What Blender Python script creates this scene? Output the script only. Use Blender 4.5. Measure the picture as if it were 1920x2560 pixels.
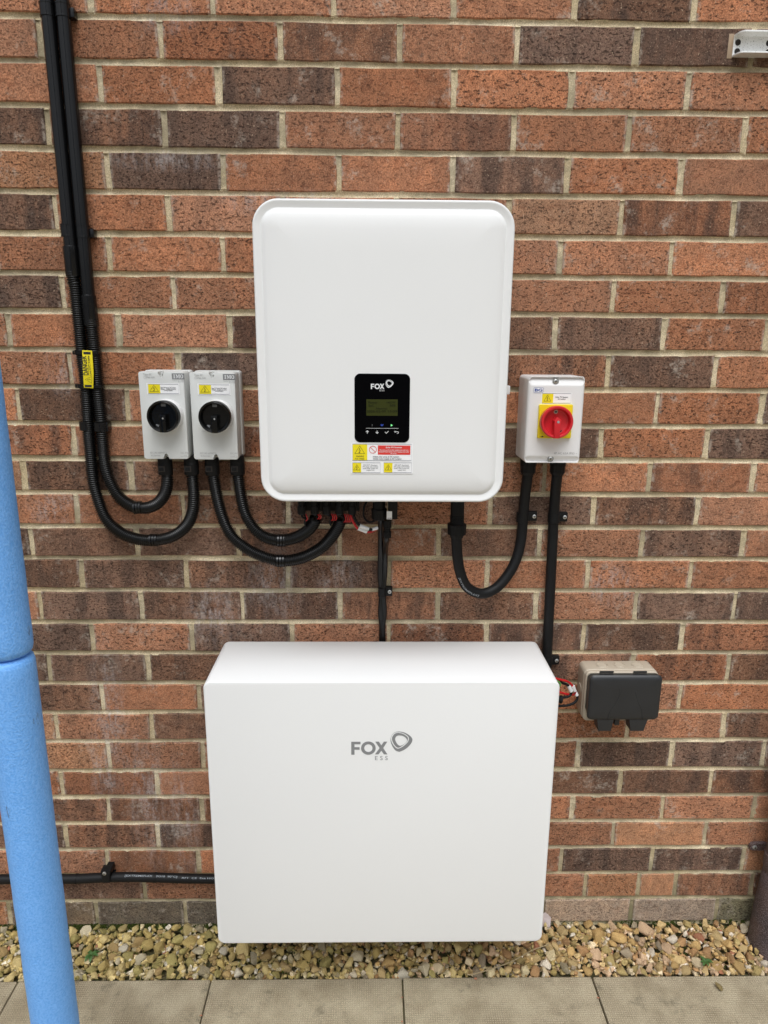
import bpy, bmesh, math, random
from mathutils import Vector, Matrix, noise
for o in list(bpy.data.objects):
    bpy.data.objects.remove(o)
S = bpy.context.scene
COL = S.collection
R = math.radians

# ------------------------------------------------------------------ camera
CAM = Vector((0.51877, -1.47829, 1.45498))
CAM_ROT = (1.333579, -0.0066858, -0.0150138)
FPX = 1740.0                                    # focal length in pixels of a 1920 x 2560 frame
cd = bpy.data.cameras.new('camera'); cam = bpy.data.objects.new('camera', cd); COL.objects.link(cam)
cam.location = CAM; cam.rotation_euler = CAM_ROT
cd.sensor_fit = 'VERTICAL'; cd.sensor_height = 24.0; cd.sensor_width = 18.0
cd.lens = FPX / 2560 * 24.0
cd.clip_start = 0.02; cd.clip_end = 500
S.camera = cam

# ------------------------------------------------------------------ overcast daylight
SUN_EL, SUN_AZ = 62.0, 6.0                      # azimuth measured from the direction the facade looks
wd = bpy.data.worlds.new('World'); S.world = wd; wd.use_nodes = True
nt = wd.node_tree; nt.nodes.clear()
sky = nt.nodes.new('ShaderNodeTexSky'); sky.sky_type = 'NISHITA'; sky.sun_disc = False
sky.sun_elevation = R(SUN_EL); sky.sun_rotation = R(180 + SUN_AZ)
sky.air_density = 1.0; sky.dust_density = 6.0; sky.ozone_density = 1.0
hsv = nt.nodes.new('ShaderNodeHueSaturation'); hsv.inputs['Saturation'].default_value = 0.10
bg = nt.nodes.new('ShaderNodeBackground'); bg.inputs['Strength'].default_value = 0.120
wo = nt.nodes.new('ShaderNodeOutputWorld')
nt.links.new(sky.outputs[0], hsv.inputs['Color']); tint = nt.nodes.new('ShaderNodeMix'); tint.data_type = 'RGBA'; tint.blend_type = 'MULTIPLY'; tint.inputs[0].default_value = 1.0
tint.inputs[7].default_value = (0.955, 1.0, 1.055, 1)           # cool grey cloud
nt.links.new(hsv.outputs[0], tint.inputs[6]); nt.links.new(tint.outputs[2], bg.inputs['Color'])
nt.links.new(bg.outputs[0], wo.inputs['Surface'])
sd = bpy.data.lights.new('sun', 'SUN'); sd.energy = 1.6; sd.angle = R(40); sd.color = (1.0, 0.985, 0.965)
sun = bpy.data.objects.new('sun', sd); COL.objects.link(sun)
sun.rotation_euler = (R(90 - SUN_EL), 0, R(SUN_AZ)); sun.location = (0, -4, 6)
S.view_settings.view_transform = 'Standard'; S.view_settings.look = 'None'
S.view_settings.gamma = 1; S.view_settings.use_curve_mapping = False
S.view_settings.exposure = 0.06

# ------------------------------------------------------------------ measuring aid: the world point seen at (px, py) on the plane y = Y
RM = Matrix.Rotation(CAM_ROT[2], 3, 'Z') @ Matrix.Rotation(CAM_ROT[1], 3, 'Y') @ Matrix.Rotation(CAM_ROT[0], 3, 'X')
def at(px, py, Y=0.0):
    d = RM @ Vector(((px - 960) / FPX, -(py - 1280) / FPX, -1))
    return CAM + d * ((Y - CAM.y) / d.y)
def on_ground(px, py, z=0.0):
    d = RM @ Vector(((px - 960) / FPX, -(py - 1280) / FPX, -1))
    return CAM + d * ((z - CAM.z) / d.z)

# ------------------------------------------------------------------ materials
class N:
    def __init__(s, name):
        s.m = bpy.data.materials.new(name); s.m.use_nodes = True
        s.t = s.m.node_tree; s.b = s.t.nodes['Principled BSDF']
    def new(s, kind, **kw):
        n = s.t.nodes.new(kind)
        for k, v in kw.items(): setattr(n, k, v)
        return n
    def link(s, a, b): s.t.links.new(a, b)
    def val(s, sock, v):
        if hasattr(v, 'links') or hasattr(v, 'is_linked'): s.link(v, sock)
        else: sock.default_value = v
    def math(s, op, a, b=0.0, c=None, clamp=False):
        n = s.new('ShaderNodeMath', operation=op, use_clamp=clamp)
        s.val(n.inputs[0], a); s.val(n.inputs[1], b)
        if c is not None: s.val(n.inputs[2], c)
        return n.outputs[0]
    def mix(s, f, a, b, kind='MIX'):
        n = s.new('ShaderNodeMix', data_type='RGBA', blend_type=kind)
        s.val(n.inputs[0], f)
        for i, v in ((6, a), (7, b)):
            if isinstance(v, (tuple, list)): n.inputs[i].default_value = (*v[:3], 1)
            else: s.val(n.inputs[i], v)
        return n.outputs[2]
    def noise(s, vec, scale, detail=2.0, rough=0.5):
        n = s.new('ShaderNodeTexNoise'); n.inputs['Scale'].default_value = scale
        n.inputs['Detail'].default_value = detail; n.inputs['Roughness'].default_value = rough
        if vec is not None: s.link(vec, n.inputs['Vector'])
        return n.outputs['Fac']
    def ramp(s, v, a, b):                       # 0 below a, 1 above b
        n = s.new('ShaderNodeMapRange'); n.inputs[1].default_value = a; n.inputs[2].default_value = b
        n.clamp = True; n.interpolation_type = 'SMOOTHSTEP' if b > a else 'LINEAR'
        s.link(v, n.inputs[0]); return n.outputs[0]
    def scaled(s, vec, sc):
        n = s.new('ShaderNodeVectorMath', operation='MULTIPLY'); s.link(vec, n.inputs[0]); n.inputs[1].default_value = sc
        return n.outputs[0]
    def coords(s, which='Object'):
        return s.new('ShaderNodeTexCoord').outputs[which]
    def bump(s, h, strength=0.3, dist=0.001):
        n = s.new('ShaderNodeBump'); n.inputs['Strength'].default_value = strength; n.inputs['Distance'].default_value = dist
        s.link(h, n.inputs['Height']); s.link(n.outputs[0], s.b.inputs['Normal'])

def plain(name, col, rough=0.5, grain=0.06, gscale=300, bump=0.08, metallic=0.0, spec=0.5, wear=0.04, wscale=9):
    n = N(name); c = n.coords()
    g = n.noise(c, gscale, 3); w = n.noise(c, wscale, 4)
    f = n.math('ADD', n.math('MULTIPLY_ADD', g, 2 * grain, 1 - grain), n.math('MULTIPLY_ADD', w, 2 * wear, -wear))
    cc = n.new('ShaderNodeCombineColor')
    for i in range(3): n.link(n.math('MULTIPLY', f, col[i]), cc.inputs[i])
    n.link(cc.outputs[0], n.b.inputs['Base Color'])
    n.link(n.math('MULTIPLY_ADD', w, 0.16, rough - 0.08), n.b.inputs['Roughness'])
    n.b.inputs['Metallic'].default_value = metallic; n.b.inputs['Specular IOR Level'].default_value = spec
    if bump: n.bump(g, bump, 0.0006)
    return n.m
def glow(name, col, strength):
    n = N(name); n.b.inputs['Base Color'].default_value = (0, 0, 0, 1)
    n.b.inputs['Emission Color'].default_value = (*col, 1); n.b.inputs['Emission Strength'].default_value = strength
    return n.m

M = {}
M['white_coat'] = plain('white_powder_coat', (.80, .80, .79), .48, .02, 900, .10, spec=.4, wear=.012, wscale=5)
M['battery_coat'] = plain('battery_powder_coat', (.80, .80, .79), .5, .02, 900, .10, spec=.4, wear=.012, wscale=4)
M['grey_plastic'] = plain('light_grey_plastic', (.66, .67, .65), .42, .02, 700, .06, wear=.02)
M['white_plastic'] = plain('white_plastic', (.76, .75, .74), .38, .015, 700, .04, wear=.02)
M['beige_plastic'] = plain('beige_plastic', (.47, .405, .315), .5, .03, 500, .08, wear=.05)
M['black_cover'] = plain('matt_black_plastic', (.019, .020, .022), .42, .12, 400, .10, wear=.15, wscale=25)
M['black_gloss'] = plain('black_glossy_plastic', (.004, .004, .004), .14, .1, 500, 0, spec=.3)
M['panel_glass'] = plain('black_display_glass', (.0015, .0015, .002), .2, .1, 500, 0, spec=.05)
M['conduit'] = plain('black_conduit_plastic', (.006, .006, .0065), .2, .1, 300, .03, spec=.38, wear=.15, wscale=40)
M['corrugated'] = plain('black_corrugated_plastic', (.005, .005, .005), .3, .1, 300, .03, spec=.32)
M['gland'] = plain('black_gland_nylon', (.009, .009, .0095), .45, .1, 300, .05, spec=.18)
M['rubber'] = plain('black_rubber_sheath', (.009, .009, .0095), .5, .12, 250, .12, spec=.2, wear=.2, wscale=30)
M['clip'] = plain('black_nylon_clip', (.008, .008, .0085), .45, .1, 300, .06, spec=.22)
M['screw'] = plain('zinc_screw', (.55, .55, .53), .35, .1, 500, .1, metallic=.8)
M['grey_hole'] = plain('shaded_grey_plastic', (.30, .30, .29), .5)
M['grey_print'] = plain('grey_print', (.22, .225, .23), .6, .02, 500, 0)
M['pale_print'] = plain('pale_grey_print', (.36, .36, .35), .6, .02, 500, 0)
M['logo_grey'] = plain('logo_grey_ink', (.23, .235, .24), .5, .02, 500, 0)
M['white_ink'] = plain('white_ink', (.74, .75, .75), .5, .02, 500, 0)
M['sticker_white'] = plain('white_sticker_vinyl', (.88, .88, .88), .4, .01, 500, 0, wear=.01)
M['sticker_yellow'] = plain('yellow_sticker_vinyl', (.84, .70, .012), .4, .02, 500, 0, wear=.02)
M['sticker_red'] = plain('red_sticker_vinyl', (.70, .045, .035), .4, .02, 500, 0)
M['black_ink'] = plain('black_ink', (.015, .015, .02), .5, .02, 500, 0)
M['navy_ink'] = plain('navy_ink', (.035, .04, .09), .5, .02, 500, 0)
M['blue_ink'] = plain('blue_ink', (.03, .07, .32), .5, .02, 500, 0)
M['lcd'] = plain('olive_lcd', (.036, .041, .008), .35, .05, 600, 0, spec=.15)
M['lcd_ink'] = plain('lcd_dark_segments', (.012, .015, .004), .4, .02, 500, 0, spec=.15)
M['led_blue'] = glow('blue_led', (.06, .14, .8), .7)
M['led_green'] = glow('green_led', (.25, 1, .35), 1.1)
M['red_knob'] = plain('red_plastic', (.58, .014, .022), .38, .03, 500, .03)
M['yellow_plate'] = plain('yellow_plastic', (.85, .66, .01), .4, .02, 500, .03)
M['red_wire'] = plain('red_wire_sheath', (.50, .012, .015), .4, .05, 400, .03)
M['green_wire'] = plain('green_wire_sheath', (.10, .22, .05), .4, .05, 400, .03)
M['white_sleeve'] = plain('white_wire_sleeve', (.78, .78, .77), .45, .03, 400, .03)
M['steel_hole'] = plain('dark_bolt_hole', (.02, .015, .012), .8)
M['sealant'] = plain('beige_sealant', (.36, .26, .17), .7, .1, 150, .3)
M['terracotta'] = plain('terracotta_chip', (.38, .16, .09), .9, .2, 200, .3)
M['leaf'] = plain('weed_leaf', (.05, .115, .025), .6, .25, 200, .2, wear=.2)
M['twig'] = plain('dry_stalk', (.36, .28, .16), .8, .2, 200, .2)
M['moss'] = plain('dark_moss', (.045, .060, .012), .95, .5, 300, .5, spec=.1)

def foam_mat():
    n = N('blue_foam'); c = n.coords()
    g = n.noise(c, 300, 3, .6); big = n.noise(c, 14, 4); scuff = n.ramp(n.noise(n.scaled(c, (1, 1, .35)), 60, 4, .7), .66, .72)
    side = n.ramp(n.noise(n.scaled(c, (1.3, 1.3, .12)), 22, 2), .5, .68)
    col = n.mix(n.ramp(g, .32, .70), (.125, .36, .80), (.215, .48, .93))
    col = n.mix(n.math('MULTIPLY', big, .22), col, (.13, .36, .76))
    col = n.mix(n.math('MULTIPLY', n.math('MULTIPLY', scuff, side), .8), col, (.07, .10, .17))
    n.link(col, n.b.inputs['Base Color']); n.b.inputs['Roughness'].default_value = .5
    n.b.inputs['Specular IOR Level'].default_value = .35
    n.bump(n.math('ADD', g, n.math('MULTIPLY', n.noise(c, 70, 3), .5)), .5, .0022)
    return n.m
M['foam'] = foam_mat()

def lime_spots(n):
    # chalky lime runs where they sit on this wall: (x, z, half width, half height)
    spots = [(-.095, .60, .035, .16), (-.02, .38, .04, .15), (.06, .33, .03, .13), (-.12, .47, .03, .10), (.16, .86, .05, .06), (.12, 1.80, .10, .018),
             (.345, 1.722, .11, .020), (.13, 2.05, .05, .03), (.44, .955, .04, .05), (.30, .93, .05, .07), (1.06, .93, .05, .04), (-.12, 1.40, .03, .05), (-.17, 1.10, .05, .03)]
    g = n.new('ShaderNodeNewGeometry').outputs['Position']; tot = None
    for x, z, a, b in spots:
        s1 = n.new('ShaderNodeVectorMath', operation='SUBTRACT'); n.link(g, s1.inputs[0]); s1.inputs[1].default_value = (x, 0, z)
        s2 = n.scaled(s1.outputs[0], (1/a, 0, 1/b)); l = n.new('ShaderNodeVectorMath', operation='LENGTH'); n.link(s2, l.inputs[0])
        f = n.ramp(l.outputs['Value'], 1.5, .2); tot = f if tot is None else n.math('MAXIMUM', tot, f)
    runs = n.ramp(n.noise(n.scaled(g, (1, 0, .3)), 60, 5, .75), .40, .66)
    return n.math('MULTIPLY', tot, n.math('MULTIPLY', runs, n.ramp(n.noise(g, 140, 4, .7), .3, .6)))
def brick_mat(attr=False):
    n = N('outer_brick_clay' if attr else 'brick_clay')
    c = n.coords()
    if attr:
        a = n.new('ShaderNodeAttribute', attribute_name='tint'); base, band = a.outputs['Color'], a.outputs['Alpha']
        v = c
    else:
        oi = n.new('ShaderNodeObjectInfo'); base, band = oi.outputs['Color'], oi.outputs['Alpha']
        cb = n.new('ShaderNodeCombineXYZ')
        for i, k in enumerate((37.0, 91.0, 53.0)): n.link(n.math('MULTIPLY', oi.outputs['Random'], k), cb.inputs[i])
        va = n.new('ShaderNodeVectorMath', operation='ADD'); n.link(c, va.inputs[0]); n.link(cb.outputs[0], va.inputs[1]); v = va.outputs[0]
    bands = n.noise(n.scaled(v, (1, 1, .16)), 20, 4, .6)
    blot = n.noise(v, 26, 4, .6)
    f = n.math('MULTIPLY', band, n.ramp(bands, .42, .60))
    col = n.mix(f, base, (.060, .044, .038))
    warm = n.mix(1.0, base, (1.30, 1.22, 1.15), 'MULTIPLY')
    col = n.mix(n.math('MULTIPLY', n.ramp(blot, .42, .68), .75), col, n.mix(f, warm, col))
    ex_dark = n.mix(1.0, col, (.66, .58, .56), 'MULTIPLY')
    col = n.mix(n.math('MULTIPLY', n.ramp(n.noise(n.scaled(v, (1, 1, 1.6)), 48, 4, .7), .50, .70), .8), col, ex_dark)
    grain = n.noise(v, 380, 4, .75)
    col = n.mix(1.0, col, n.mix(n.ramp(grain, .30, .70), (.52, .49, .48), (1.56, 1.52, 1.48)), 'MULTIPLY')
    pits = n.noise(n.scaled(v, (1, 1, 1.8)), 150, 4, .7)
    pm = n.ramp(pits, .556, .630)
    if not attr:                                          # some faces are dragged and pitted, others nearly smooth
        pm = n.math('MULTIPLY', pm, n.ramp(n.math('FRACT', n.math('MULTIPLY', oi.outputs['Random'], 13.7)), -.55, .8))
    col = n.mix(n.math('MULTIPLY', pm, .85), col, (.036, .020, .015))
    cream = n.ramp(n.noise(v, 260, 2, .5), .655, .72)
    col = n.mix(n.math('MULTIPLY', cream, .60), col, (.50, .36, .25))
    # lime bloom: loose patches, strongest at the arrises where mortar was wiped
    bl = n.noise(v, 16, 5, .7)
    if attr:
        edge = n.math('MULTIPLY', bl, 0.0)
    else:
        g = n.new('ShaderNodeSeparateXYZ'); n.link(n.coords('Generated'), g.inputs[0])
        ex = n.math('ABSOLUTE', n.math('SUBTRACT', g.outputs[0], .5)); ez = n.math('ABSOLUTE', n.math('SUBTRACT', g.outputs[2], .5))
        edge = n.math('MAXIMUM', n.ramp(ex, .460, .496), n.math('MULTIPLY', n.ramp(ez, .45, .50), .30))
    em = n.math('MULTIPLY', edge, n.ramp(n.noise(v, 55, 5, .8), .44, .60))
    pt = n.math('MULTIPLY', n.ramp(bl, .55, .70), n.ramp(n.noise(v, 110, 4, .7), .40, .60))
    col = n.mix(n.math('MULTIPLY', n.math('MAXIMUM', em, n.math('MULTIPLY', pt, .8)), .72), col, (.52, .45, .37))
    col = n.mix(n.math('MULTIPLY', lime_spots(n), .80), col, (.47, .42, .40))
    n.link(col, n.b.inputs['Base Color']); n.b.inputs['Roughness'].default_value = .9
    n.b.inputs['Specular IOR Level'].default_value = .18
    n.bump(n.math('SUBTRACT', n.math('MULTIPLY', grain, .5), n.math('MULTIPLY', pm, 1.2)), .8, .002)
    return n.m
M['brick'] = brick_mat(); M['outer_brick'] = brick_mat(True)

def mortar_mat():
    n = N('sand_mortar'); c = n.coords()
    g = n.noise(c, 480, 3, .65); b = n.noise(c, 7, 5, .65); d = n.noise(c, 40, 4, .6)
    col = n.mix(n.ramp(b, .36, .66), (.56, .455, .29), (.74, .63, .445))
    col = n.mix(n.math('MULTIPLY', n.ramp(d, .5, .75), .45), col, (.34, .275, .17))
    col = n.mix(1.0, col, n.mix(n.ramp(g, .28, .74), (.66, .65, .62), (1.3, 1.3, 1.28)), 'MULTIPLY')
    w = n.math('MULTIPLY', n.ramp(n.noise(c, 11, 5, .7), .62, .74), n.ramp(n.noise(c, 90, 3, .6), .42, .6))
    col = n.mix(n.math('MULTIPLY', w, .75), col, (.66, .62, .55))
    col = n.mix(n.math('MULTIPLY', lime_spots(n), .9), col, (.74, .72, .69))
    grime = n.ramp(n.noise(n.scaled(c, (1, 1, 2.2)), 4.5, 6, .75), .44, .60)
    col = n.mix(n.math('MULTIPLY', grime, .62), col, (.29, .25, .17))
    # algae on the joints next to the ground
    s = n.new('ShaderNodeSeparateXYZ'); n.link(c, s.inputs[0])
    low = n.math('MULTIPLY', n.ramp(s.outputs[2], .24, .03), n.ramp(n.noise(c, 18, 4, .6), .3, .6))
    col = n.mix(n.math('MULTIPLY', low, .7), col, (.13, .125, .06))
    n.link(col, n.b.inputs['Base Color']); n.b.inputs['Roughness'].default_value = .95
    n.b.inputs['Specular IOR Level'].default_value = .12
    n.bump(n.math('ADD', g, d), .7, .002)
    return n.m
M['mortar'] = mortar_mat()

def stone_mat(attr=False):
    n = N('small_stone' if attr else 'gravel_stone'); c = n.coords()
    if attr: base = n.new('ShaderNodeAttribute', attribute_name='tint').outputs['Color']
    else: base = n.new('ShaderNodeObjectInfo').outputs['Color']
    g = n.noise(c, 380, 4, .7); b = n.noise(c, 70, 4, .65)
    col = n.mix(1.0, base, n.mix(n.ramp(b, .3, .7), (.62, .60, .52), (1.3, 1.3, 1.3)), 'MULTIPLY')
    col = n.mix(1.0, col, n.mix(n.ramp(g, .3, .72), (.68, .66, .62), (1.25, 1.25, 1.22)), 'MULTIPLY')
    n.link(col, n.b.inputs['Base Color']); n.b.inputs['Roughness'].default_value = .85
    n.b.inputs['Specular IOR Level'].default_value = .25
    n.bump(n.math('ADD', g, b), .55, .002)
    return n.m
M['stone'] = stone_mat(); M['small_stone'] = stone_mat(True)

def slab_mat():
    n = N('dimpled_concrete'); c = n.coords()
    oi = n.new('ShaderNodeObjectInfo')
    s = n.new('ShaderNodeSeparateXYZ'); n.link(c, s.inputs[0])
    k = 2 * math.pi / .0104
    dots = n.math('MULTIPLY_ADD', n.math('MULTIPLY', n.math('SINE', n.math('MULTIPLY', n.math('ADD', s.outputs[0], s.outputs[1]), k)),
                  n.math('SINE', n.math('MULTIPLY', n.math('SUBTRACT', s.outputs[0], s.outputs[1]), k))), .5, .5)
    va = n.new('ShaderNodeVectorMath', operation='ADD'); cb = n.new('ShaderNodeCombineXYZ')
    n.link(n.math('MULTIPLY', oi.outputs['Random'], 40.0), cb.inputs[0]); n.link(c, va.inputs[0]); n.link(cb.outputs[0], va.inputs[1]); v = va.outputs[0]
    g = n.noise(v, 420, 3, .65); b = n.noise(v, 9, 5, .65); worn = n.ramp(n.noise(v, 14, 4, .6), .36, .60)
    col = n.mix(n.ramp(b, .3, .7), (.245, .200, .130), (.395, .338, .232))
    dm = n.math('MULTIPLY', n.ramp(dots, .62, .86), n.math('MULTIPLY_ADD', worn, .55, .15))
    col = n.mix(dm, col, (.47, .41, .30))
    col = n.mix(1.0, col, n.mix(n.ramp(g, .28, .74), (.68, .68, .68), (1.28, 1.28, 1.28)), 'MULTIPLY')
    dark = n.ramp(n.noise(v, 17, 6, .75), .54, .70)
    col = n.mix(n.math('MULTIPLY', dark, .55), col, (.10, .088, .06))
    n.link(col, n.b.inputs['Base Color']); n.b.inputs['Roughness'].default_value = .85
    n.b.inputs['Specular IOR Level'].default_value = .25
    n.bump(n.math('ADD', n.math('MULTIPLY', dots, .8), n.math('MULTIPLY', g, .5)), .55, .0018)
    return n.m
M['slab'] = slab_mat()
def soil_mat():
    n = N('mossy_soil'); c = n.coords()
    a = n.noise(c, 60, 5, .7)
    n.link(n.mix(n.ramp(a, .35, .65), (.09, .07, .035), (.12, .115, .045)), n.b.inputs['Base Color'])
    n.b.inputs['Roughness'].default_value = .95; n.bump(a, .8, .006); return n.m
M['soil'] = soil_mat()
def ground_mat():
    n = N('far_ground'); c = n.coords()
    a = n.noise(c, 3, 6, .6); g = n.noise(c, 120, 3, .6)
    col = n.mix(n.ramp(a, .35, .65), (.14, .12, .09), (.21, .18, .14))
    n.link(n.mix(1.0, col, n.mix(g, (.7, .7, .7), (1.3, 1.3, 1.3)), 'MULTIPLY'), n.b.inputs['Base Color'])
    n.b.inputs['Roughness'].default_value = .9; n.bump(g, .4, .004); return n.m
M['ground'] = ground_mat()
def pipe_mat():
    n = N('weathered_brown_pipe'); c = n.coords()
    g = n.noise(c, 520, 3, .7); b = n.noise(c, 14, 4, .6)
    col = n.mix(n.ramp(b, .35, .65), (.032, .022, .022), (.075, .043, .035))
    col = n.mix(n.ramp(g, .50, .60), col, (.19, .155, .165))
    n.link(col, n.b.inputs['Base Color']); n.b.inputs['Roughness'].default_value = .55; n.bump(g, .5, .001); return n.m
M['pipe'] = pipe_mat()
def galv_mat():
    n = N('galvanised_steel'); c = n.coords()
    g = n.noise(c, 420, 3, .7); b = n.noise(c, 30, 3)
    col = n.mix(n.ramp(g, .60, .68), (.86, .86, .84), (.30, .29, .27))
    n.link(col, n.b.inputs['Base Color']); n.b.inputs['Metallic'].default_value = .25
    n.link(n.math('MULTIPLY_ADD', b, .2, .42), n.b.inputs['Roughness']); n.bump(g, .2, .0006); return n.m
M['galvanised'] = galv_mat()

# ------------------------------------------------------------------ building helpers
ORIGIN = {}
def tag(o, label=None, cat=None, group=None, kind=None):
    if label: o['label'] = label
    if cat: o['category'] = cat
    if group: o['group'] = group
    if kind: o['kind'] = kind
    return o
def thing(name, loc, label, cat, group=None):
    o = bpy.data.objects.new(name, None); COL.objects.link(o)
    o.location = loc; o.empty_display_size = .05
    ORIGIN[o.name] = Vector(loc)
    return tag(o, label, cat, group)
def link_mesh(name, me, mat, parent=None, origin=None, smooth=True, angle=35):
    o = bpy.data.objects.new(name, me); COL.objects.link(o)
    if mat is not None and not me.materials: me.materials.append(mat)
    org = Vector((0, 0, 0))
    if parent is not None:
        org = ORIGIN[parent.name]; o.parent = parent
    elif origin is not None:
        org = Vector(origin); o.location = org
    if org.length: me.transform(Matrix.Translation(-org))
    ORIGIN[o.name] = org
    if smooth:
        me.polygons.foreach_set('use_smooth', [True] * len(me.polygons))
        bm = bmesh.new(); bm.from_mesh(me)
        for e in bm.edges:
            if len(e.link_faces) == 2 and e.calc_face_angle(0) > R(angle): e.smooth = False
        bm.to_mesh(me); bm.free()
    return o
def rrect(w, h, r, n=6):
    """rounded rectangle in (x, z), counter-clockwise seen from the front"""
    r = min(r, w / 2 - 1e-5, h / 2 - 1e-5); pts = []
    for cx, cz, a0 in ((w/2 - r, h/2 - r, 0), (-w/2 + r, h/2 - r, 90), (-w/2 + r, -h/2 + r, 180), (w/2 - r, -h/2 + r, 270)):
        for i in range(n + 1):
            a = R(a0 + 90 * i / n); pts.append((cx + r * math.cos(a), cz + r * math.sin(a)))
    return pts
class MB:
    def __init__(s): s.bm = bmesh.new()
    def loft(s, rings, cap0=True, cap1=True):
        vr = [[s.bm.verts.new(p) for p in r] for r in rings]
        n = len(vr[0])
        for a, b in zip(vr, vr[1:]):
            for i in range(n):
                s.bm.faces.new((a[i], a[(i+1) % n], b[(i+1) % n], b[i]))
        if cap0: s.bm.faces.new(list(reversed(vr[0])))
        if cap1: s.bm.faces.new(vr[-1])
        return s
    def rloft(s, cx, cz, w, h, r, prof, n=6):
        """rounded-rectangle loft along y; prof = [(y, inset)] from back to front"""
        rings = []
        for y, ins in prof:
            rings.append([(cx + x, y, cz + z) for x, z in rrect(w - 2*ins, h - 2*ins, max(r - ins, .0006), n)])
        return s.loft(rings)
    def box(s, x0, x1, y0, y1, z0, z1, bev=0.0):
        vs = [s.bm.verts.new(p) for p in ((x0,y0,z0),(x1,y0,z0),(x1,y1,z0),(x0,y1,z0),(x0,y0,z1),(x1,y0,z1),(x1,y1,z1),(x0,y1,z1))]
        fs = [s.bm.faces.new([vs[i] for i in f]) for f in ((0,1,5,4),(1,2,6,5),(2,3,7,6),(3,0,4,7),(4,5,6,7),(3,2,1,0))]
        if bev:
            es = list({e for f in fs for e in f.edges})
            bmesh.ops.bevel(s.bm, geom=es, offset=bev, segments=2, profile=.6, affect='EDGES')
        return s
    def poly(s, pts, y0, y1=None, bev=0.0):
        """flat (x, z) outline at y0, or a prism from y0 (back) to y1 (front)"""
        if y1 is None:
            s.bm.faces.new([s.bm.verts.new((x, y0, z)) for x, z in pts]); return s
        a = [s.bm.verts.new((x, y0, z)) for x, z in pts]; b = [s.bm.verts.new((x, y1, z)) for x, z in pts]
        n = len(pts); fr = s.bm.faces.new(b); s.bm.faces.new(list(reversed(a)))
        for i in range(n): s.bm.faces.new((a[i], a[(i+1) % n], b[(i+1) % n], b[i]))
        if bev: bmesh.ops.bevel(s.bm, geom=list(fr.edges), offset=bev, segments=2, profile=.6, affect='EDGES')
        return s
    def lathe(s, c, axis, prof, n=32, cap=True):
        """prof = [(t along axis, radius)]"""
        ax = Vector(axis).normalized(); u = ax.orthogonal().normalized(); v = ax.cross(u); c = Vector(c)
        rings = [[c + ax * t + (u * math.cos(2*math.pi*i/n) + v * math.sin(2*math.pi*i/n)) * max(r, 1e-5) for i in range(n)] for t, r in prof]
        return s.loft(rings, cap, cap)
    def tube(s, pts, rad, n=12, cap=True):
        """sweep; rad a number or a list"""
        P = [Vector(p) for p in pts]; m = len(P)
        rr = rad if isinstance(rad, (list, tuple)) else [rad] * m
        T = [(P[min(i+1, m-1)] - P[max(i-1, 0)]).normalized() for i in range(m)]
        u = T[0].orthogonal().normalized(); rings = []
        for i in range(m):
            u = (u - T[i] * u.dot(T[i])).normalized(); v = T[i].cross(u)
            rings.append([P[i] + (u * math.cos(2*math.pi*k/n) + v * math.sin(2*math.pi*k/n)) * rr[i] for k in range(n)])
        return s.loft(rings, cap, cap)
    def strip(s, pts, w, y, closed=False):
        """flat line of width w through (x, z) points at depth y"""
        n = len(pts); L = []; Rr = []
        for i in range(n):
            a = pts[(i-1) % n] if (closed or i) else pts[i]; b = pts[(i+1) % n] if (closed or i < n-1) else pts[i]
            dx, dz = b[0]-a[0], b[1]-a[1]; l = math.hypot(dx, dz) or 1
            nx, nz = -dz/l*w/2, dx/l*w/2
            L.append(s.bm.verts.new((pts[i][0]+nx, y, pts[i][1]+nz))); Rr.append(s.bm.verts.new((pts[i][0]-nx, y, pts[i][1]-nz)))
        for i in range(n if closed else n-1):
            j = (i+1) % n
            s.bm.faces.new((Rr[i], Rr[j], L[j], L[i]))
        return s
    def build(s, name, mat, parent=None, origin=None, smooth=True, angle=35, recalc=True):
        if recalc: bmesh.ops.recalc_face_normals(s.bm, faces=s.bm.faces)
        me = bpy.data.meshes.new(name); s.bm.to_mesh(me); s.bm.free()
        return link_mesh(name, me, mat, parent, origin, smooth, angle)
    def flat(s, name, mat, parent=None):                   # print: faces looking out of the wall
        for f in s.bm.faces:
            f.normal_update()
            if f.normal.y > 0: f.normal_flip()
        return s.build(name, mat, parent, smooth=False, recalc=False)
def spline(pts, step):
    """Catmull-Rom through pts, resampled evenly"""
    P = [Vector(p) for p in pts]; P = [P[0]*2 - P[1]] + P + [P[-1]*2 - P[-2]]; out = []
    for i in range(1, len(P)-2):
        for k in range(24):
            t = k/24; a, b, c, d = P[i-1], P[i], P[i+1], P[i+2]
            out.append(.5*((2*b) + (c-a)*t + (2*a-5*b+4*c-d)*t*t + (3*b-a-3*c+d)*t**3))
    out.append(P[-2]); res = [out[0]]; acc = 0
    for a, b in zip(out, out[1:]):
        l = (b-a).length
        while acc + l >= step and l > 0:
            f = (step-acc)/l; a = a + (b-a)*f; res.append(a.copy()); l = (b-a).length; acc = 0
        acc += l
    res.append(out[-1]); return res
FONT_CACHE = {}
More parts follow.
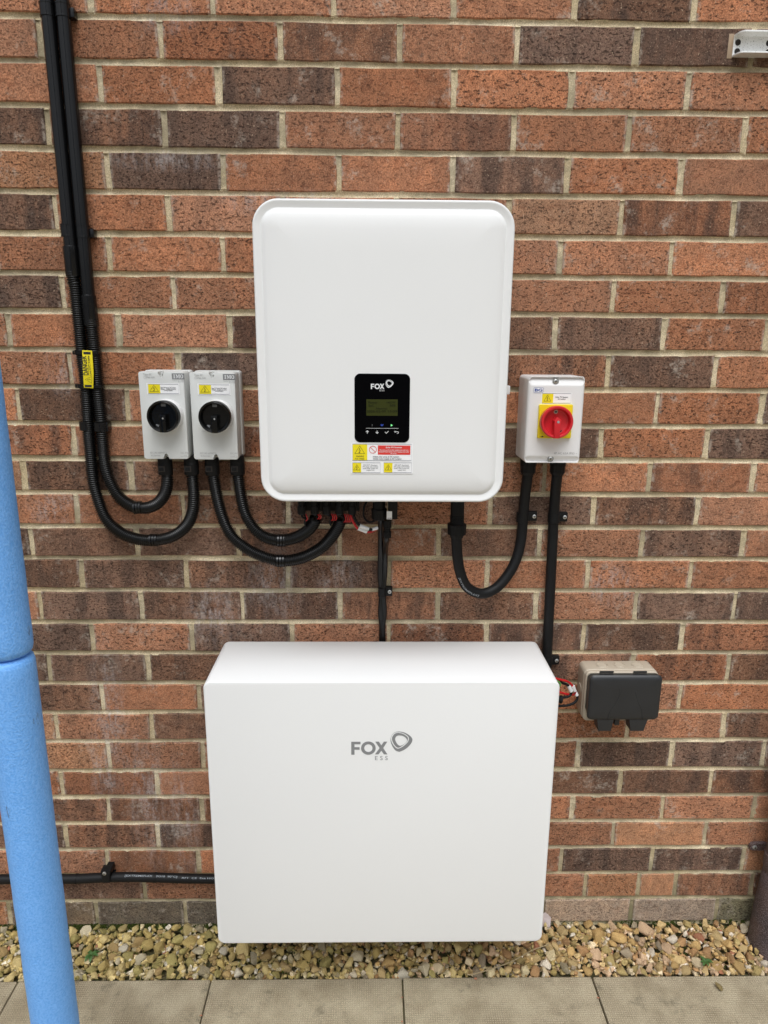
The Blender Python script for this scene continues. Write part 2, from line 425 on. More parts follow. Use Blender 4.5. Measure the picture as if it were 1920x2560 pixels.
def text(s, x0, x1, zb, h, y, mat, parent, name='lettering', bold=0.0, rot=0.0, slant=0.0):
    """flat lettering from x0 to x1 with its baseline at zb and capital height h; rot turns it about (x0, zb)"""
    key = (s, bold)
    if key not in FONT_CACHE:
        cu = bpy.data.curves.new('t', 'FONT'); cu.body = s; cu.size = 1.0; cu.offset = bold; cu.resolution_u = 3
        ob = bpy.data.objects.new('t', cu); COL.objects.link(ob); bpy.context.view_layer.update()
        me = bpy.data.meshes.new_from_object(ob.evaluated_get(bpy.context.evaluated_depsgraph_get()))
        FONT_CACHE[key] = ([v.co.copy() for v in me.vertices], [tuple(p.vertices) for p in me.polygons])
        bpy.data.objects.remove(ob); bpy.data.meshes.remove(me)
    vs, fs = FONT_CACHE[key]
    a = min(v.x for v in vs); b = max(v.x for v in vs)
    sx = (x1 - x0) / (b - a); sz = h / .69
    ca, sa = math.cos(rot), math.sin(rot); pts = []
    for v in vs:
        X = (v.x - a) * sx + slant * v.y * sz; Z = v.y * sz
        pts.append((x0 + X*ca - Z*sa, y, zb + X*sa + Z*ca))
    mb = MB(); bv = [mb.bm.verts.new(p) for p in pts]
    for f in fs:
        try: mb.bm.faces.new([bv[i] for i in f])
        except ValueError: pass
    return mb.flat(name, mat, parent)
def bolt_triangle(cx, z0, z1, w, y, mat, parent, lw):
    """warning triangle with a lightning flash"""
    lw *= 1.5; mb = MB(); mb.strip([(cx - w/2, z0), (cx + w/2, z0), (cx, z1)], lw, y, True)
    h = z1 - z0; k = lambda u, v: (cx + u*w, z0 + v*h)
    mb.strip([k(.02, .72), k(-.07, .42), k(.06, .47), k(-.03, .10)], lw*.9, y)
    mb.strip([k(-.10, .20), k(-.03, .08), k(.04, .19)], lw*.7, y)
    return mb.flat('warning_triangle', mat, parent)
def rect(x0, x1, z0, z1): return [(x0, z0), (x1, z0), (x1, z1), (x0, z1)]
def frame(x0, x1, z0, z1, lw, y, mat, parent, name='border'):
    return MB().strip(rect(x0, x1, z0, z1), lw, y, True).flat(name, mat, parent)
def disc(cx, cz, r, n=24): return [(cx + r*math.cos(2*math.pi*i/n), cz + r*math.sin(2*math.pi*i/n)) for i in range(n)]
def ring_of(mb, outer, inner, y):
    n = len(outer); a = [mb.bm.verts.new((x, y, z)) for x, z in outer]; b = [mb.bm.verts.new((x, y, z)) for x, z in inner]
    for i in range(n): mb.bm.faces.new((a[i], a[(i+1) % n], b[(i+1) % n], b[i]))
def closed_curve(pts, n=64):
    P = [Vector((x, z, 0)) for x, z in pts]; m = len(P); out = []
    for i in range(n):
        u = i/n*m; k = int(u); t = u - k
        a, b, c, d = P[(k-1) % m], P[k % m], P[(k+1) % m], P[(k+2) % m]
        q = .5*((2*b) + (c-a)*t + (2*a-5*b+4*c-d)*t*t + (3*b-a-3*c+d)*t**3); out.append((q.x, q.y))
    return out
def screw_head(c, r, parent, mat='screw'):
    o = MB().lathe(c, (0, -1, 0), [(0, r), (r*.35, r*.95), (r*.55, r*.6), (r*.56, .0001)], 16).build('screw', M[mat], parent)
    MB().box(c[0]-r*.55, c[0]+r*.55, c[1]-r*.60, c[1]-r*.56, c[2]-r*.12, c[2]+r*.12).box(c[0]-r*.12, c[0]+r*.12, c[1]-r*.62, c[1]-r*.565, c[2]-r*.55, c[2]+r*.55).build('screw_slot', M['steel_hole'], o, smooth=False)
    return o

# ------------------------------------------------------------------ ground, gravel strip and paving
rnd = random.Random(11)
gm = MB(); gm.box(-60, 60, -60, 0.6, -.30, -.065)
o = gm.build('ground', M['ground'], smooth=False); tag(o, 'bare trodden ground under and beyond the paving', kind='structure')
SLAB_X0, SLAB_Y0, PITCH = -.308, -.138, .45
pave = thing('pavement', (0, -.5, 0), 'pavement of square dimpled concrete slabs in front of the gravel', None); tag(pave, kind='structure')
bedm = MB().box(-3.0, 4.4, -4.7, SLAB_Y0 - .002, -.060, -.012).build('bedding', M['soil'], pave, smooth=False)
def slab_mesh(seed):
    r = random.Random(seed); mb = MB(); h = .2235
    mb.rloft(0, 0, 2*h, 2*h, .004, [(0.05, 0), (.0035, 0), (.001, .0012), (0, .004)], 2)
    for v in mb.bm.verts:                                # y loft turned up to face the sky
        x, y, z = v.co; v.co = (x + r.uniform(-.0006, .0006), z + r.uniform(-.0006, .0006), -y)
    bmesh.ops.recalc_face_normals(mb.bm, faces=mb.bm.faces)
    me = bpy.data.meshes.new('slab'); mb.bm.to_mesh(me); mb.bm.free(); me.materials.append(M['slab']); return me
SLABS = [slab_mesh(i) for i in range(3)]
for j in range(10):
    for i in range(-6, 9):
        o = bpy.data.objects.new('slab', SLABS[(i*7 + j*3) % 3]); COL.objects.link(o); o.parent = pave
        o.location = (SLAB_X0 + (i+.5)*PITCH + (.06*(j % 2)), SLAB_Y0 - (j+.5)*PITCH + .5, rnd.uniform(-.0015, .0015))
        o.rotation_euler = (rnd.uniform(-.002, .002), rnd.uniform(-.002, .002), R(90*rnd.randrange(4)) + rnd.uniform(-.002, .002))

def stone_mesh(seed, sub=1):
    r = random.Random(seed); bm = bmesh.new()
    for _ in range(13):
        d = Vector((r.gauss(0, 1), r.gauss(0, 1), r.gauss(0, 1))).normalized() * r.uniform(.42, .52)
        bm.verts.new((d.x, d.y * r.uniform(.75, .95), d.z * .72))
    hull = bmesh.ops.convex_hull(bm, input=bm.verts)
    bmesh.ops.delete(bm, geom=[e for e in hull['geom_interior'] if isinstance(e, bmesh.types.BMVert)], context='VERTS')
    if sub:
        bmesh.ops.bevel(bm, geom=bm.edges[:], offset=r.choice((.022, .03, .05)), segments=1, profile=.5, affect='EDGES')
        bmesh.ops.triangulate(bm, faces=bm.faces[:])
    bmesh.ops.recalc_face_normals(bm, faces=bm.faces)
    me = bpy.data.meshes.new('stone'); bm.to_mesh(me); bm.free()
    me.polygons.foreach_set('use_smooth', [seed % 3 == 0]*len(me.polygons))
    return me
STONES = [stone_mesh(100+i) for i in range(14)]
for me in STONES: me.materials.append(M['stone'])
bed = thing('gravel_bed', (.5, -.07, 0), 'strip of ochre gravel between the brick wall and the paving', None); tag(bed, kind='structure')
MB().box(-3.0, 4.4, SLAB_Y0 - .004, .03, -.066, -.022).build('soil', M['soil'], bed, smooth=False)
OCHRE = [((.46,.29,.10), 6), ((.50,.35,.15), 5), ((.58,.46,.29), 3), ((.34,.25,.09), 3), ((.38,.21,.085), 3), ((.50,.33,.20), 3), ((.60,.52,.43), 1.2), ((.28,.22,.15), 1.0), ((.48,.40,.29), 1.2), ((.40,.16,.08), .3)]
OLIVE = [((.44,.32,.10), 5), ((.50,.38,.15), 5), ((.55,.45,.26), 3), ((.33,.27,.085), 4), ((.36,.24,.09), 2), ((.58,.52,.42), 1.6), ((.29,.24,.15), 1.2), ((.48,.41,.28), 1.2), ((.36,.15,.08), .3)]
def stone_tint(x, r):
    pal = OLIVE if r.random() > (x - .15) / 1.0 else OCHRE
    c = r.choices([p[0] for p in pal], [p[1] for p in pal])[0]; k = r.uniform(.82, 1.36); g = .14*(c[0]+c[1]+c[2])/3
    return tuple(min(.8, (v*.86 + g)*k) for v in c)
sr = random.Random(5); placed = []
cell = {}
def free(x, y, rad, f):
    cx, cy = int(x//.04), int(y//.04)
    for a in (-1, 0, 1):
        for b in (-1, 0, 1):
            for (px, py, pr) in cell.get((cx+a, cy+b), ()):
                if (px-x)**2 + (py-y)**2 < (f*(pr+rad))**2: return False
    return True
for size, tries, f in ((.042, 60, .88), (.033, 500, .84), (.027, 2600, .80), (.021, 6000, .78), (.015, 9000, .76)):
    for _ in range(tries):
        s = size * sr.uniform(.85, 1.18); x = sr.uniform(-.95, 2.2); y = sr.uniform(SLAB_Y0 + .35*s, -.30*s)
        if free(x, y, s/2, f):
            placed.append((x, y, s)); cell.setdefault((int(x//.04), int(y//.04)), []).append((x, y, s/2))
def bed_top(x, y): return .004 + .022*max(0, 1 + y/.138)**1.2 + .006*noise.noise(Vector((x*9, y*9, 3)))
seen = [p for p in placed if -.60 < p[0] < 1.52 and not (.14 < p[0] < .93 and p[1] > -.045)]
seen.sort(key=lambda p: -p[2]); single = set(seen[:298])
loose = []                                               # the rest: one mesh
for p in placed:
    x, y, s = p; k = sr.randrange(14); z = bed_top(x, y) - .30*s + sr.uniform(-.003, .003)
    rot = Matrix.Rotation(sr.uniform(0, 6.3), 4, 'Z') @ Matrix.Rotation(sr.gauss(0, .45), 4, 'X') @ Matrix.Rotation(sr.gauss(0, .45), 4, 'Y')
    sc = Matrix.Diagonal((s*sr.uniform(1.1, 1.42), s*sr.uniform(.95, 1.2), s*sr.uniform(.9, 1.25), 1)); tint = stone_tint(x, sr)
    if p in single:
        o = bpy.data.objects.new('stone', STONES[k]); COL.objects.link(o); o.parent = bed
        o.matrix_basis = Matrix.Translation((x - .5, y + .07, z)) @ rot @ sc; o.color = (*tint, 1)
    else: loose.append((STONES[k], Matrix.Translation((x, y, z)) @ rot @ sc, tint))
for _ in range(5200):                                    # smaller stones filling below
    x = sr.uniform(-.95, 2.2); y = sr.uniform(SLAB_Y0 + .006, -.004); s = sr.uniform(.010, .020)
    rot = Matrix.Rotation(sr.uniform(0, 6.3), 4, 'Z') @ Matrix.Rotation(sr.gauss(0, .8), 4, 'X')
    loose.append((STONES[sr.randrange(14)], Matrix.Translation((x, y, bed_top(x, y) - .014 + sr.uniform(-.006, .005))) @ rot @ Matrix.Diagonal((s*1.25, s, s, 1)), stone_tint(x, sr)))
def join(items, name, mat, parent):
    vs, fs, tints = [], [], []
    for me, mx, tint in items:
        b = len(vs); vs += [mx @ v.co for v in me.vertices]
        for p in me.polygons: fs.append([b + i for i in p.vertices]); tints += [(*tint, 1) if len(tint) == 3 else tint] * len(p.vertices)
    me = bpy.data.meshes.new(name); me.from_pydata(vs, [], fs)
    ca = me.color_attributes.new('tint', 'FLOAT_COLOR', 'CORNER')
    ca.data.foreach_set('color', [c for t in tints for c in t])
    return me
o = link_mesh('small_stones', join(loose, 'small_stones', None, None), M['small_stone'], bed, smooth=False); tag(o, kind='stuff')

# ------------------------------------------------------------------ brick wall
Z_JOINTS = [2.0419, 1.9677, 1.8918, 1.8167, 1.7403, 1.6638, 1.5882, 1.5151, 1.4397, 1.3637, 1.2878, 1.2136, 1.1385, 1.0641, 0.9911, 0.9163, 0.8404, 0.7647, 0.6893, 0.6148, 0.5392, 0.4608, 0.3885, 0.3157, 0.2415, 0.1664, 0.0909]
HEAD_JOINTS = [
    [-0.231, -0.006, 0.218, 0.443, 0.667, 0.893, 1.118, 1.343],
    [-0.331, -0.106, 0.119, 0.343, 0.567, 0.789, 1.015, 1.235, 1.46],
    [-0.225, -0.0, 0.224, 0.449, 0.671, 0.896, 1.121, 1.346],
    [-0.332, -0.106, 0.117, 0.343, 0.565, 0.79, 1.014, 1.24, 1.465],
    [-0.224, 0.001, 0.225, 0.451, 0.674, 0.899, 1.123, 1.349],
    [-0.333, -0.108, 0.114, 0.339, 0.564, 0.789, 1.013, 1.238, 1.463],
    [-0.46, -0.235, -0.009, 0.218, 0.444, 0.67, 0.895, 1.121, 1.346],
    [-0.334, -0.109, 0.115, 0.338, 0.562, 0.785, 1.009, 1.234, 1.46],
    [-0.449, -0.224, -0.002, 0.223, 0.447, 0.671, 0.895, 1.12, 1.336, 1.562],
    [-0.334, -0.109, 0.115, 0.339, 0.563, 0.787, 1.011, 1.237, 1.463],
    [-0.449, -0.224, 0.004, 0.228, 0.451, 0.674, 0.897, 1.121, 1.345, 1.57],
    [-0.34, -0.115, 0.11, 0.335, 0.559, 0.784, 1.008, 1.236, 1.462],
    [-0.454, -0.228, -0.001, 0.222, 0.445, 0.668, 0.891, 1.121, 1.347, 1.573],
    [-0.349, -0.124, 0.106, 0.334, 0.555, 0.776, 1.003, 1.233, 1.459],
    [-0.454, -0.229, -0.0, 0.223, 0.445, 0.665, 0.889, 1.117, 1.344, 1.57],
    [-0.351, -0.126, 0.104, 0.329, 0.555, 0.776, 1.002, 1.235, 1.46],
    [-0.451, -0.226, -0.001, 0.226, 0.447, 0.668, 0.889, 1.117, 1.345, 1.57],
    [-0.342, -0.117, 0.108, 0.335, 0.556, 0.78, 1.004, 1.232, 1.458],
    [-0.447, -0.222, 0.003, 0.228, 0.452, 0.676, 0.9, 1.124, 1.349, 1.575],
    [-0.559, -0.334, -0.108, 0.116, 0.342, 0.567, 0.792, 1.018, 1.243, 1.468],
    [-0.446, -0.221, 0.001, 0.226, 0.451, 0.676, 0.901, 1.126, 1.355, 1.58],
    [-0.557, -0.332, -0.106, 0.117, 0.341, 0.565, 0.789, 1.013, 1.238, 1.462, 1.688],
    [-0.451, -0.225, 0.002, 0.226, 0.45, 0.674, 0.898, 1.122, 1.343, 1.568],
    [-0.569, -0.344, -0.118, 0.107, 0.333, 0.558, 0.783, 1.009, 1.232, 1.459, 1.685],
    [-0.452, -0.227, -0.005, 0.219, 0.444, 0.668, 0.892, 1.116, 1.347, 1.572],
    [-0.587, -0.361, -0.136, 0.09, 0.315, 0.541, 0.766, 0.992, 1.22, 1.452, 1.678],
    [-0.504, -0.278, -0.05, 0.172, 0.393, 0.615, 0.836, 1.058, 1.194, 1.288, 1.482, 1.708],
    [-0.619, -0.393, -0.176, 0.048, 0.275, 0.502, 0.728, 0.955, 1.182, 1.402, 1.627],
]
wall = thing('brick_wall', (.5, .03, 0), 'house wall of red and dark brown bricks with sandy mortar joints', 'wall')
CODES = "RRRRRDR RRrMRDDD RRDRRRR DMDRrRRR BDRRDRR DRRRRBrD RRRRRRRR DRRRRRRr RRRrRDDRR RRDRRMDR RDRRRRRRD rRrRRDRD BDMrRRRrR RRMDRDMR DDDDRDRDR DDDDRRRR RDDDMDRDD DRDRrMDr DDDDRRMrD RDRDRRRRR BRDRRRRRD RBRRRRMDDD RrRRRRDDM RMMMRRRRRR DMMRRRRBR RRMRRRRDDB MDRRRRRBBMM BGGGGGGPPg".split()
PAL = {'R': ((.375, .176, .098), .16), 'r': ((.310, .139, .076), .62), 'D': ((.190, .110, .074), .55), 'M': ((.245, .125, .075), .62),
       'B': ((.39, .205, .115), .12), 'G': ((.150, .120, .085), .35), 'P': ((.330, .255, .190), .12), 'g': ((.200, .180, .110), .30)}
GAP = .0105
def brick_mesh(seed, L=.2145, H=.0645, D=.04, nx=3):
    r = random.Random(seed); hx, hz = L/2, H/2; out = []
    for a, b in (((-hx, -hz), (hx, -hz)), ((hx, -hz), (hx, hz)), ((hx, hz), (-hx, hz)), ((-hx, hz), (-hx, -hz))):
        n = nx + 1 if abs(a[0]-b[0]) > .1 else 2
        for i in range(n):
            t = (i + (r.uniform(-.2, .2) if i else 0)) / n
            out.append((a[0] + (b[0]-a[0])*t + r.uniform(-.0011, .0011), a[1] + (b[1]-a[1])*t + r.uniform(-.0010, .0010)))
    mb = MB(); rings = []
    for y, k in ((D, 0), (.0022, 0), (0, .0019)):
        rings.append([(x - math.copysign(k, x)*(abs(x) > hx*.9), y + r.uniform(-.0003, .0003)*(y < .01), z - math.copysign(k, z)*(abs(z) > hz*.8)) for x, z in out])
    mb.loft(rings, False, True)
    bmesh.ops.recalc_face_normals(mb.bm, faces=mb.bm.faces)
    me = bpy.data.meshes.new('brick'); mb.bm.to_mesh(me); mb.bm.free(); me.materials.append(M['brick']); return me
BRICKS = [brick_mesh(i) for i in range(16)]
br = random.Random(3)
def course(i):                                           # bottom and top joint of a course
    top = Z_JOINTS[i-1] if i else Z_JOINTS[0] + .0752
    bot = Z_JOINTS[i] if i < len(Z_JOINTS) else Z_JOINTS[-1] - .0752
    return bot, top
def tinted(code, r):
    c, band = PAL[code]; k = r.uniform(.80, 1.17); w = r.uniform(.90, 1.06)
    return (c[0]*k*w, c[1]*k, c[2]*k/w, min(1, band*r.uniform(.7, 1.3)))
outer = []; perps = []
for i, xs in enumerate(HEAD_JOINTS):
    zb, zt = course(i); zc = (zb+zt)/2; hs = (zt - zb - GAP)/.0645
    assert len(CODES[i]) == len(xs) - 1, (i, CODES[i], len(xs))
    for a, b, code in zip(xs, xs[1:], CODES[i]):
        o = bpy.data.objects.new('brick', BRICKS[br.randrange(16)]); COL.objects.link(o); o.parent = wall
        o.location = ((a+b)/2 - .5 + br.uniform(-.001, .001), -.03 + br.uniform(-.0012, .0008), zc + br.uniform(-.0006, .0006))
        o.rotation_euler = (br.uniform(-.006, .006), br.uniform(-.004, .004), br.uniform(-.004, .004))
        o.scale = ((b - a - GAP)/.2145, 1, hs); o.color = tinted(code, br)
    perps += [(x, zb, zt) for x in xs]
    for sgn, x in ((-1, xs[0]), (1, xs[-1])):
        while -1.9 < x < 3.0:
            outer.append((x + sgn*.1125, zc, hs)); x += sgn*.225; perps.append((x, zb, zt))
zt = course(0)[1]; j = 0
TOP = []
while zt < 3.3:
    TOP.append(zt)
    for k in range(-9, 14):
        x = (0 if j % 2 else -.1125) + .225*k; outer.append((x - .1125, zt + .0375, 1)); perps.append((x, zt, zt + .075))
    zt += .075; j += 1
ob = [brick_mesh(50+i, D=.02, nx=0) for i in range(4)]
o = link_mesh('outer_bricks', join([(ob[br.randrange(4)], Matrix.Translation((x, br.uniform(-.001, .001), z)) @ Matrix.Diagonal((1, 1, h, 1)),
        tinted(br.choices('RrDMB', (6, 1, 4, 1.5, .7))[0], br)) for x, z, h in outer], 'outer_bricks', None, None), M['outer_brick'], wall, smooth=False); tag(o, kind='stuff')
# mortar: concave tooled joints, bed joints right through and head joints between
mv, mf = [], []
def mgrid(P):
    b = len(mv); n = len(P[0])
    for row in P: mv.extend(row)
    for r_ in range(len(P)-1):
        for c_ in range(n-1):
            k = b + r_*n + c_; mf.append((k, k+1, k+n+1, k+n))
def dent(x, z): return .0012*noise.noise(Vector((x*70, z*70, 1))) + .0010*noise.noise(Vector((x*210, z*210, 5)))
PROF = ((-1, .0016), (-.7, .0034), (-.25, .0050), (.25, .0052), (.7, .0038), (1, .0018))
for zj in Z_JOINTS + TOP + [Z_JOINTS[-1] - .0752]:
    x = -1.9; rows = []
    while x < 3.0:
        hw = GAP/2 + .0016 + .0008*noise.noise(Vector((x*25, zj, 9)))
        rows.append([(x, max(.0003, y + dent(x, zj+t*.005)), zj + t*hw) for t, y in PROF]); x += .009 if -.65 < x < 1.7 else .05
    mgrid(rows)
for x, zb, zt in perps:
    rows = []; m = 9
    for q in range(m):
        z = zb + GAP*.35 + (zt - zb - GAP*.7)*q/(m-1); hw = GAP/2 + .0022 + .0008*noise.noise(Vector((x*9, z*40, 4)))
        rows.append([(x - t*hw, max(.0003, y*.85 + dent(x+t*.005, z)), z) for t, y in PROF])
    mgrid(rows)
me = bpy.data.meshes.new('mortar'); me.from_pydata(mv, [], mf)
link_mesh('mortar', me, M['mortar'], wall, angle=80)
MB().box(-1.9, 3.0, .018, .11, -.3, 3.3).build('backing', M['mortar'], wall, smooth=False)

# ================================================================== battery cabinet
def mid(px0, px1, py0, py1, Y):
    a = at(px0, py0, Y); b = at(px1, py1, Y); return (a+b)/2, abs(b.x-a.x), abs(b.z-a.z)
BY0, BY1 = -.030, -.2205
bl = .1848; brx = .8924; bz0 = .1812; bz1 = .8065
bcx, bcz, bw, bh = (bl+brx)/2, (bz0+bz1)/2, brx-bl, bz1-bz0
bat = thing('battery_cabinet', (bcx, BY0, bz0), 'large white battery cabinet with grey lettering, hung low on the brick wall', 'battery')
MB().rloft(bcx, bcz, bw, bh, .016, [(BY0, .002), (BY0-.002, 0), (BY1+.0038, 0), (BY1+.0022, .0004), (BY1+.0011, .0011), (BY1+.0004, .0022), (BY1, .0038)], 8).build('casing', M['battery_coat'], bat, angle=60)
for z_ in (bz1-.14, bz0+.08): MB().box(bcx-.22, bcx+.22, BY0+.001, .004, z_, z_+.06).build('mounting_rail', M['galvanised'], bat, smooth=False)

def fox_logo(parent, Y, zoom, mats, with_lines=True):
    """zoom(u, v) turns drawing units (the logo at 1659 x 980) into (x, z) on plane Y"""
    w = lambda pts: [zoom(u, v) for u, v in pts]
    lm = MB()
    lm.poly(w([(288,655),(288,410),(462,410),(462,458),(348,458),(348,512),(444,512),(444,560),(348,560),(348,655)]), Y)
    ring_of(lm, w([(610+138*math.cos(a), 530+125*math.sin(a)) for a in [2*math.pi*i/40 for i in range(40)]]),
                w([(610+78*math.cos(a), 530+72*math.sin(a)) for a in [2*math.pi*i/40 for i in range(40)]]), Y)
    lm.poly(w([(740,408),(808,408),(855,478),(902,408),(966,408),(890,528),(970,648),(904,648),(855,578),(800,648),(735,648),(822,528)]), Y)
    lm.flat('logo_lettering', M[mats], parent)
    a, z = zoom(735, 755); b, _ = zoom(975, 755); _, t = zoom(735, 680)
    text('E S S', a, b, z, abs(t-z), Y, M[mats], parent, 'logo_lettering', .0)
    em = MB()
    P_ = [(1205,218),(1300,240),(1395,298),(1440,365),(1410,450),(1320,540),(1215,592),(1165,592),(1110,562),(1052,472),(1028,385),(1040,312),(1082,250),(1140,222)]
    Q_ = [(1180,226),(1275,250),(1350,300),(1374,350),(1350,420),(1265,498),(1185,538),(1135,528),(1080,470),(1042,392),(1040,325),(1072,266),(1110,238),(1150,228)]
    ring_of(em, closed_curve(w(P_)), closed_curve(w(Q_)), Y)
    Q2 = [(1182,242),(1262,262),(1335,308),(1357,350),(1335,412),(1255,482),(1185,520),(1142,510),(1095,460),(1060,388),(1058,330),(1086,280),(1118,254),(1150,244)]
    H_ = [(1200,290),(1262,302),(1318,340),(1340,388),(1305,438),(1240,478),(1200,484),(1165,462),(1135,420),(1116,372),(1120,335),(1138,308),(1160,296),(1180,291)]
    ring_of(em, closed_curve(w(Q2)), closed_curve(w(H_)), Y)
    em.flat('logo_emblem', M[mats], parent)
fox_logo(bat, BY1 - .0004, lambda u, v: (lambda p: (p.x, p.z))(at(840 + u*.13261, 1800 + v*.13265, BY1 - .0004)), 'logo_grey')

# ================================================================== inverter
IY = -.188
c, iw, ih = mid(631, 1287, 497, 1254, IY)
iw = .4575; icx = (at(631, 560, IY).x + at(1287, 560, IY).x)/2; icz = c.z; ih = abs(at(960,496.5,IY).z - at(960,1254.5,IY).z)
inv = thing('solar_inverter', (icx, 0, icz - ih/2), 'big white rounded inverter box with black display, high on the wall', 'inverter')
MB().rloft(icx, icz, iw, ih, .046, [(-.030, .030), (-.034, .026), (IY+.026, .024), (IY+.024, .002), (IY+.020, .0), (IY+.004, 0), (IY+.0012, .0010), (IY, .0028),
      (IY+.0006, .0050), (IY+.0028, .0135), (IY+.0031, .0150), (IY+.0024, .0162), (IY-.0004, .0195), (IY-.0020, .0245), (IY-.0040, .0330), (IY-.0052, .0480), (IY-.0058, .0660), (IY-.0060, .0850)], 10).build('housing', M['white_coat'], inv, angle=50)
IF = IY - .0060
for z_ in (icz+.10, icz-.17): MB().box(icx-.16, icx+.16, -.031, .004, z_, z_+.07).build('wall_bracket', M['galvanised'], inv, smooth=False)
t = at(1272, 974, -.085)
MB().box(t.x-.060, t.x, -.100, -.070, t.z-.0085, t.z+.0085, .002).build('side_lug', M['white_plastic'], inv)
def zi(u, v, Y): p = at(860 + u*.13112, 910 + v*.13110, Y); return p.x, p.z
pm_, pw, ph = mid(883.9, 1028.0, 933.8, 1106.6, IF - .0012)
pcx = (at(884, 1010, IF-.0012).x + at(1026.7, 1010, IF-.0012).x)/2; pw = .1012
pan = MB().rloft(pcx, pm_.z, pw, ph, .0105, [(IF+.001, 0), (IF-.0006, 0), (IF-.0012, .0006)], 8).build('display_panel', M['panel_glass'], inv)
Yp = IF - .0015
# panel logo: same emblem, white
k0 = (512 - 0)/1.0
def zl(u, v):
    # drawing units of the large logo mapped on to the panel logo: F left 288 -> 512, ring right 1440 -> 945; top 218 -> 298, bottom 655 -> 478
    return zi(512 + (u-288)*(945-512)/(1440-288), 298 + (v-218)*(478-298)/(655-218), Yp)
fox_logo(pan, Yp, zl, 'white_ink')
a = zi(425, 985, Yp); b = zi(1025, 676, Yp)
lcd = MB().poly(rect(a[0], b[0], a[1], b[1]), Yp).flat('lcd_screen', M['lcd'], pan)
Yt = Yp - .0003
for s, u0, u1, v0, v1 in (('Power', 466, 640, 715, 753), ('+401W', 806, 982, 715, 753), ('SoC', 466, 574, 771, 809), ('50%', 872, 984, 771, 809),
                          ('Normal', 612, 824, 829, 866), ('2026-02-09', 432, 795, 884, 922), ('15:09', 838, 1016, 884, 922)):
    a = zi(u0, v1, Yt); b = zi(u1, v0, Yt); text(s, a[0], b[0], a[1], b[1]-a[1], Yt, M['lcd_ink'], pan, 'screen_lettering', .012)
mb = MB(); mb.strip([zi(418, 1225, Yp), zi(1040, 1229, Yp)], .0005, Yp)
L_ = .0011
def arrow(mb, u, v, up):
    s = 1 if up else -1
    mb.strip([zi(u, v + 27*s, Yp), zi(u, v - 24*s, Yp)], L_, Yp); mb.strip([zi(u-26, v - 2*s, Yp), zi(u, v - 28*s, Yp), zi(u+26, v - 2*s, Yp)], L_, Yp)
arrow(mb, 445, 1298, True); arrow(mb, 631, 1298, False)
mb.strip([zi(780, 1296, Yp), zi(806, 1322, Yp), zi(850, 1280, Yp)], L_, Yp)
mb.strip([zi(962, 1292, Yp), zi(1030, 1292, Yp), zi(1042, 1304, Yp), zi(1032, 1322, Yp), zi(1010, 1322, Yp)], L_*.8, Yp)
mb.strip([zi(982, 1278, Yp), zi(960, 1292, Yp), zi(982, 1306, Yp)], L_*.8, Yp)
mb.flat('button_icons', M['white_ink'], pan)
MB().poly([zi(892, 1146, Yp), zi(892, 1190, Yp), zi(932, 1169, Yp)], Yp).flat('green_light', M['led_green'], pan)
mb = MB(); mb.strip([zi(706, 1148, Yp), zi(714, 1184, Yp), zi(724, 1158, Yp), zi(734, 1184, Yp), zi(744, 1148, Yp)], .0012, Yp).flat('blue_light', M['led_blue'], pan)
MB().strip([zi(537, 1148, Yp), zi(537, 1172, Yp)], .0006, Yp).poly([zi(533, 1178, Yp), zi(541, 1178, Yp), zi(541, 1185, Yp), zi(533, 1185, Yp)], Yp).flat('warning_light', M['grey_print'], pan)
# stickers under the display
Ys = IF - .0004; Yk = Ys - .0003; Yj = Yk - .0003
def zs(u, v): return zi(u, v, Yk)
a = zi(132, 1838+12, Ys); b = zi(1315, 1508, Ys)
st = MB().poly(rect(a[0], b[0], a[1], b[1]), Ys).flat('warning_sticker', M['sticker_white'], inv)
a = zs(162, 1838); b = zs(1288, 1530); frame(a[0], b[0], a[1], b[1], .0006, Yj, M['navy_ink'], st)
a = zs(166, 1834); b = zs(443, 1534); MB().poly(rect(a[0], b[0], a[1], b[1]), Yk).flat('yellow_field', M['sticker_yellow'], st)
a = zs(300, 1708); b = zs(393, 1560); bolt_triangle(a[0], a[1], b[1], (b[0]-a[0])*2, Yj, M['black_ink'], st, .0008)
def line(s, u0, u1, v0, v1, mat, par, bold=.008, f=zs, Y=None):
    a = f(u0, v1); b = f(u1, v0); return text(s, a[0], b[0], a[1], b[1]-a[1], Y or Yj, M[mat], par, 'sticker_lettering', bold)
line('WARNING', 230, 380, 1746, 1775, 'black_ink', st); line('dual supply', 208, 390, 1790, 1815, 'black_ink', st)
cc = zs(551, 1633); rr_ = abs(zs(624, 1633)[0]-cc[0]); mb = MB(); ring_of(mb, disc(*cc, rr_), disc(*cc, rr_*.87), Yj); mb.strip([zs(500, 1582), zs(602, 1684)], .0009, Yj); mb.flat('prohibition_mark', M['sticker_red'], st)
a = zs(645, 1729); b = zs(1267, 1555); MB().poly(rect(a[0], b[0], a[1], b[1]), Yk).flat('red_field', M['sticker_red'], st)
line('Solar PV Inverter', 798, 1108, 1576, 1604, 'white_ink', st, .02)
line('Do not work on this equipment until it is', 680, 1226, 1630, 1650, 'white_ink', st, .015)
line('isolated from both mains supply and solar', 660, 1242, 1663, 1683, 'white_ink', st, .015)
line('PV array.', 890, 1006, 1696, 1716, 'white_ink', st, .015)
line('Isolate solar array at DC isolator.', 556, 1060, 1757, 1779, 'black_ink', st, .02)
line('Isolate mains supply at AC isolator.', 556, 1102, 1796, 1818, 'black_ink', st, .02)
a = zi(132, 2090, Ys); b = zi(1315, 1853, Ys); st2 = MB().poly(rect(a[0], b[0], a[1], b[1]), Ys).flat('warning_sticker', M['sticker_white'], inv)
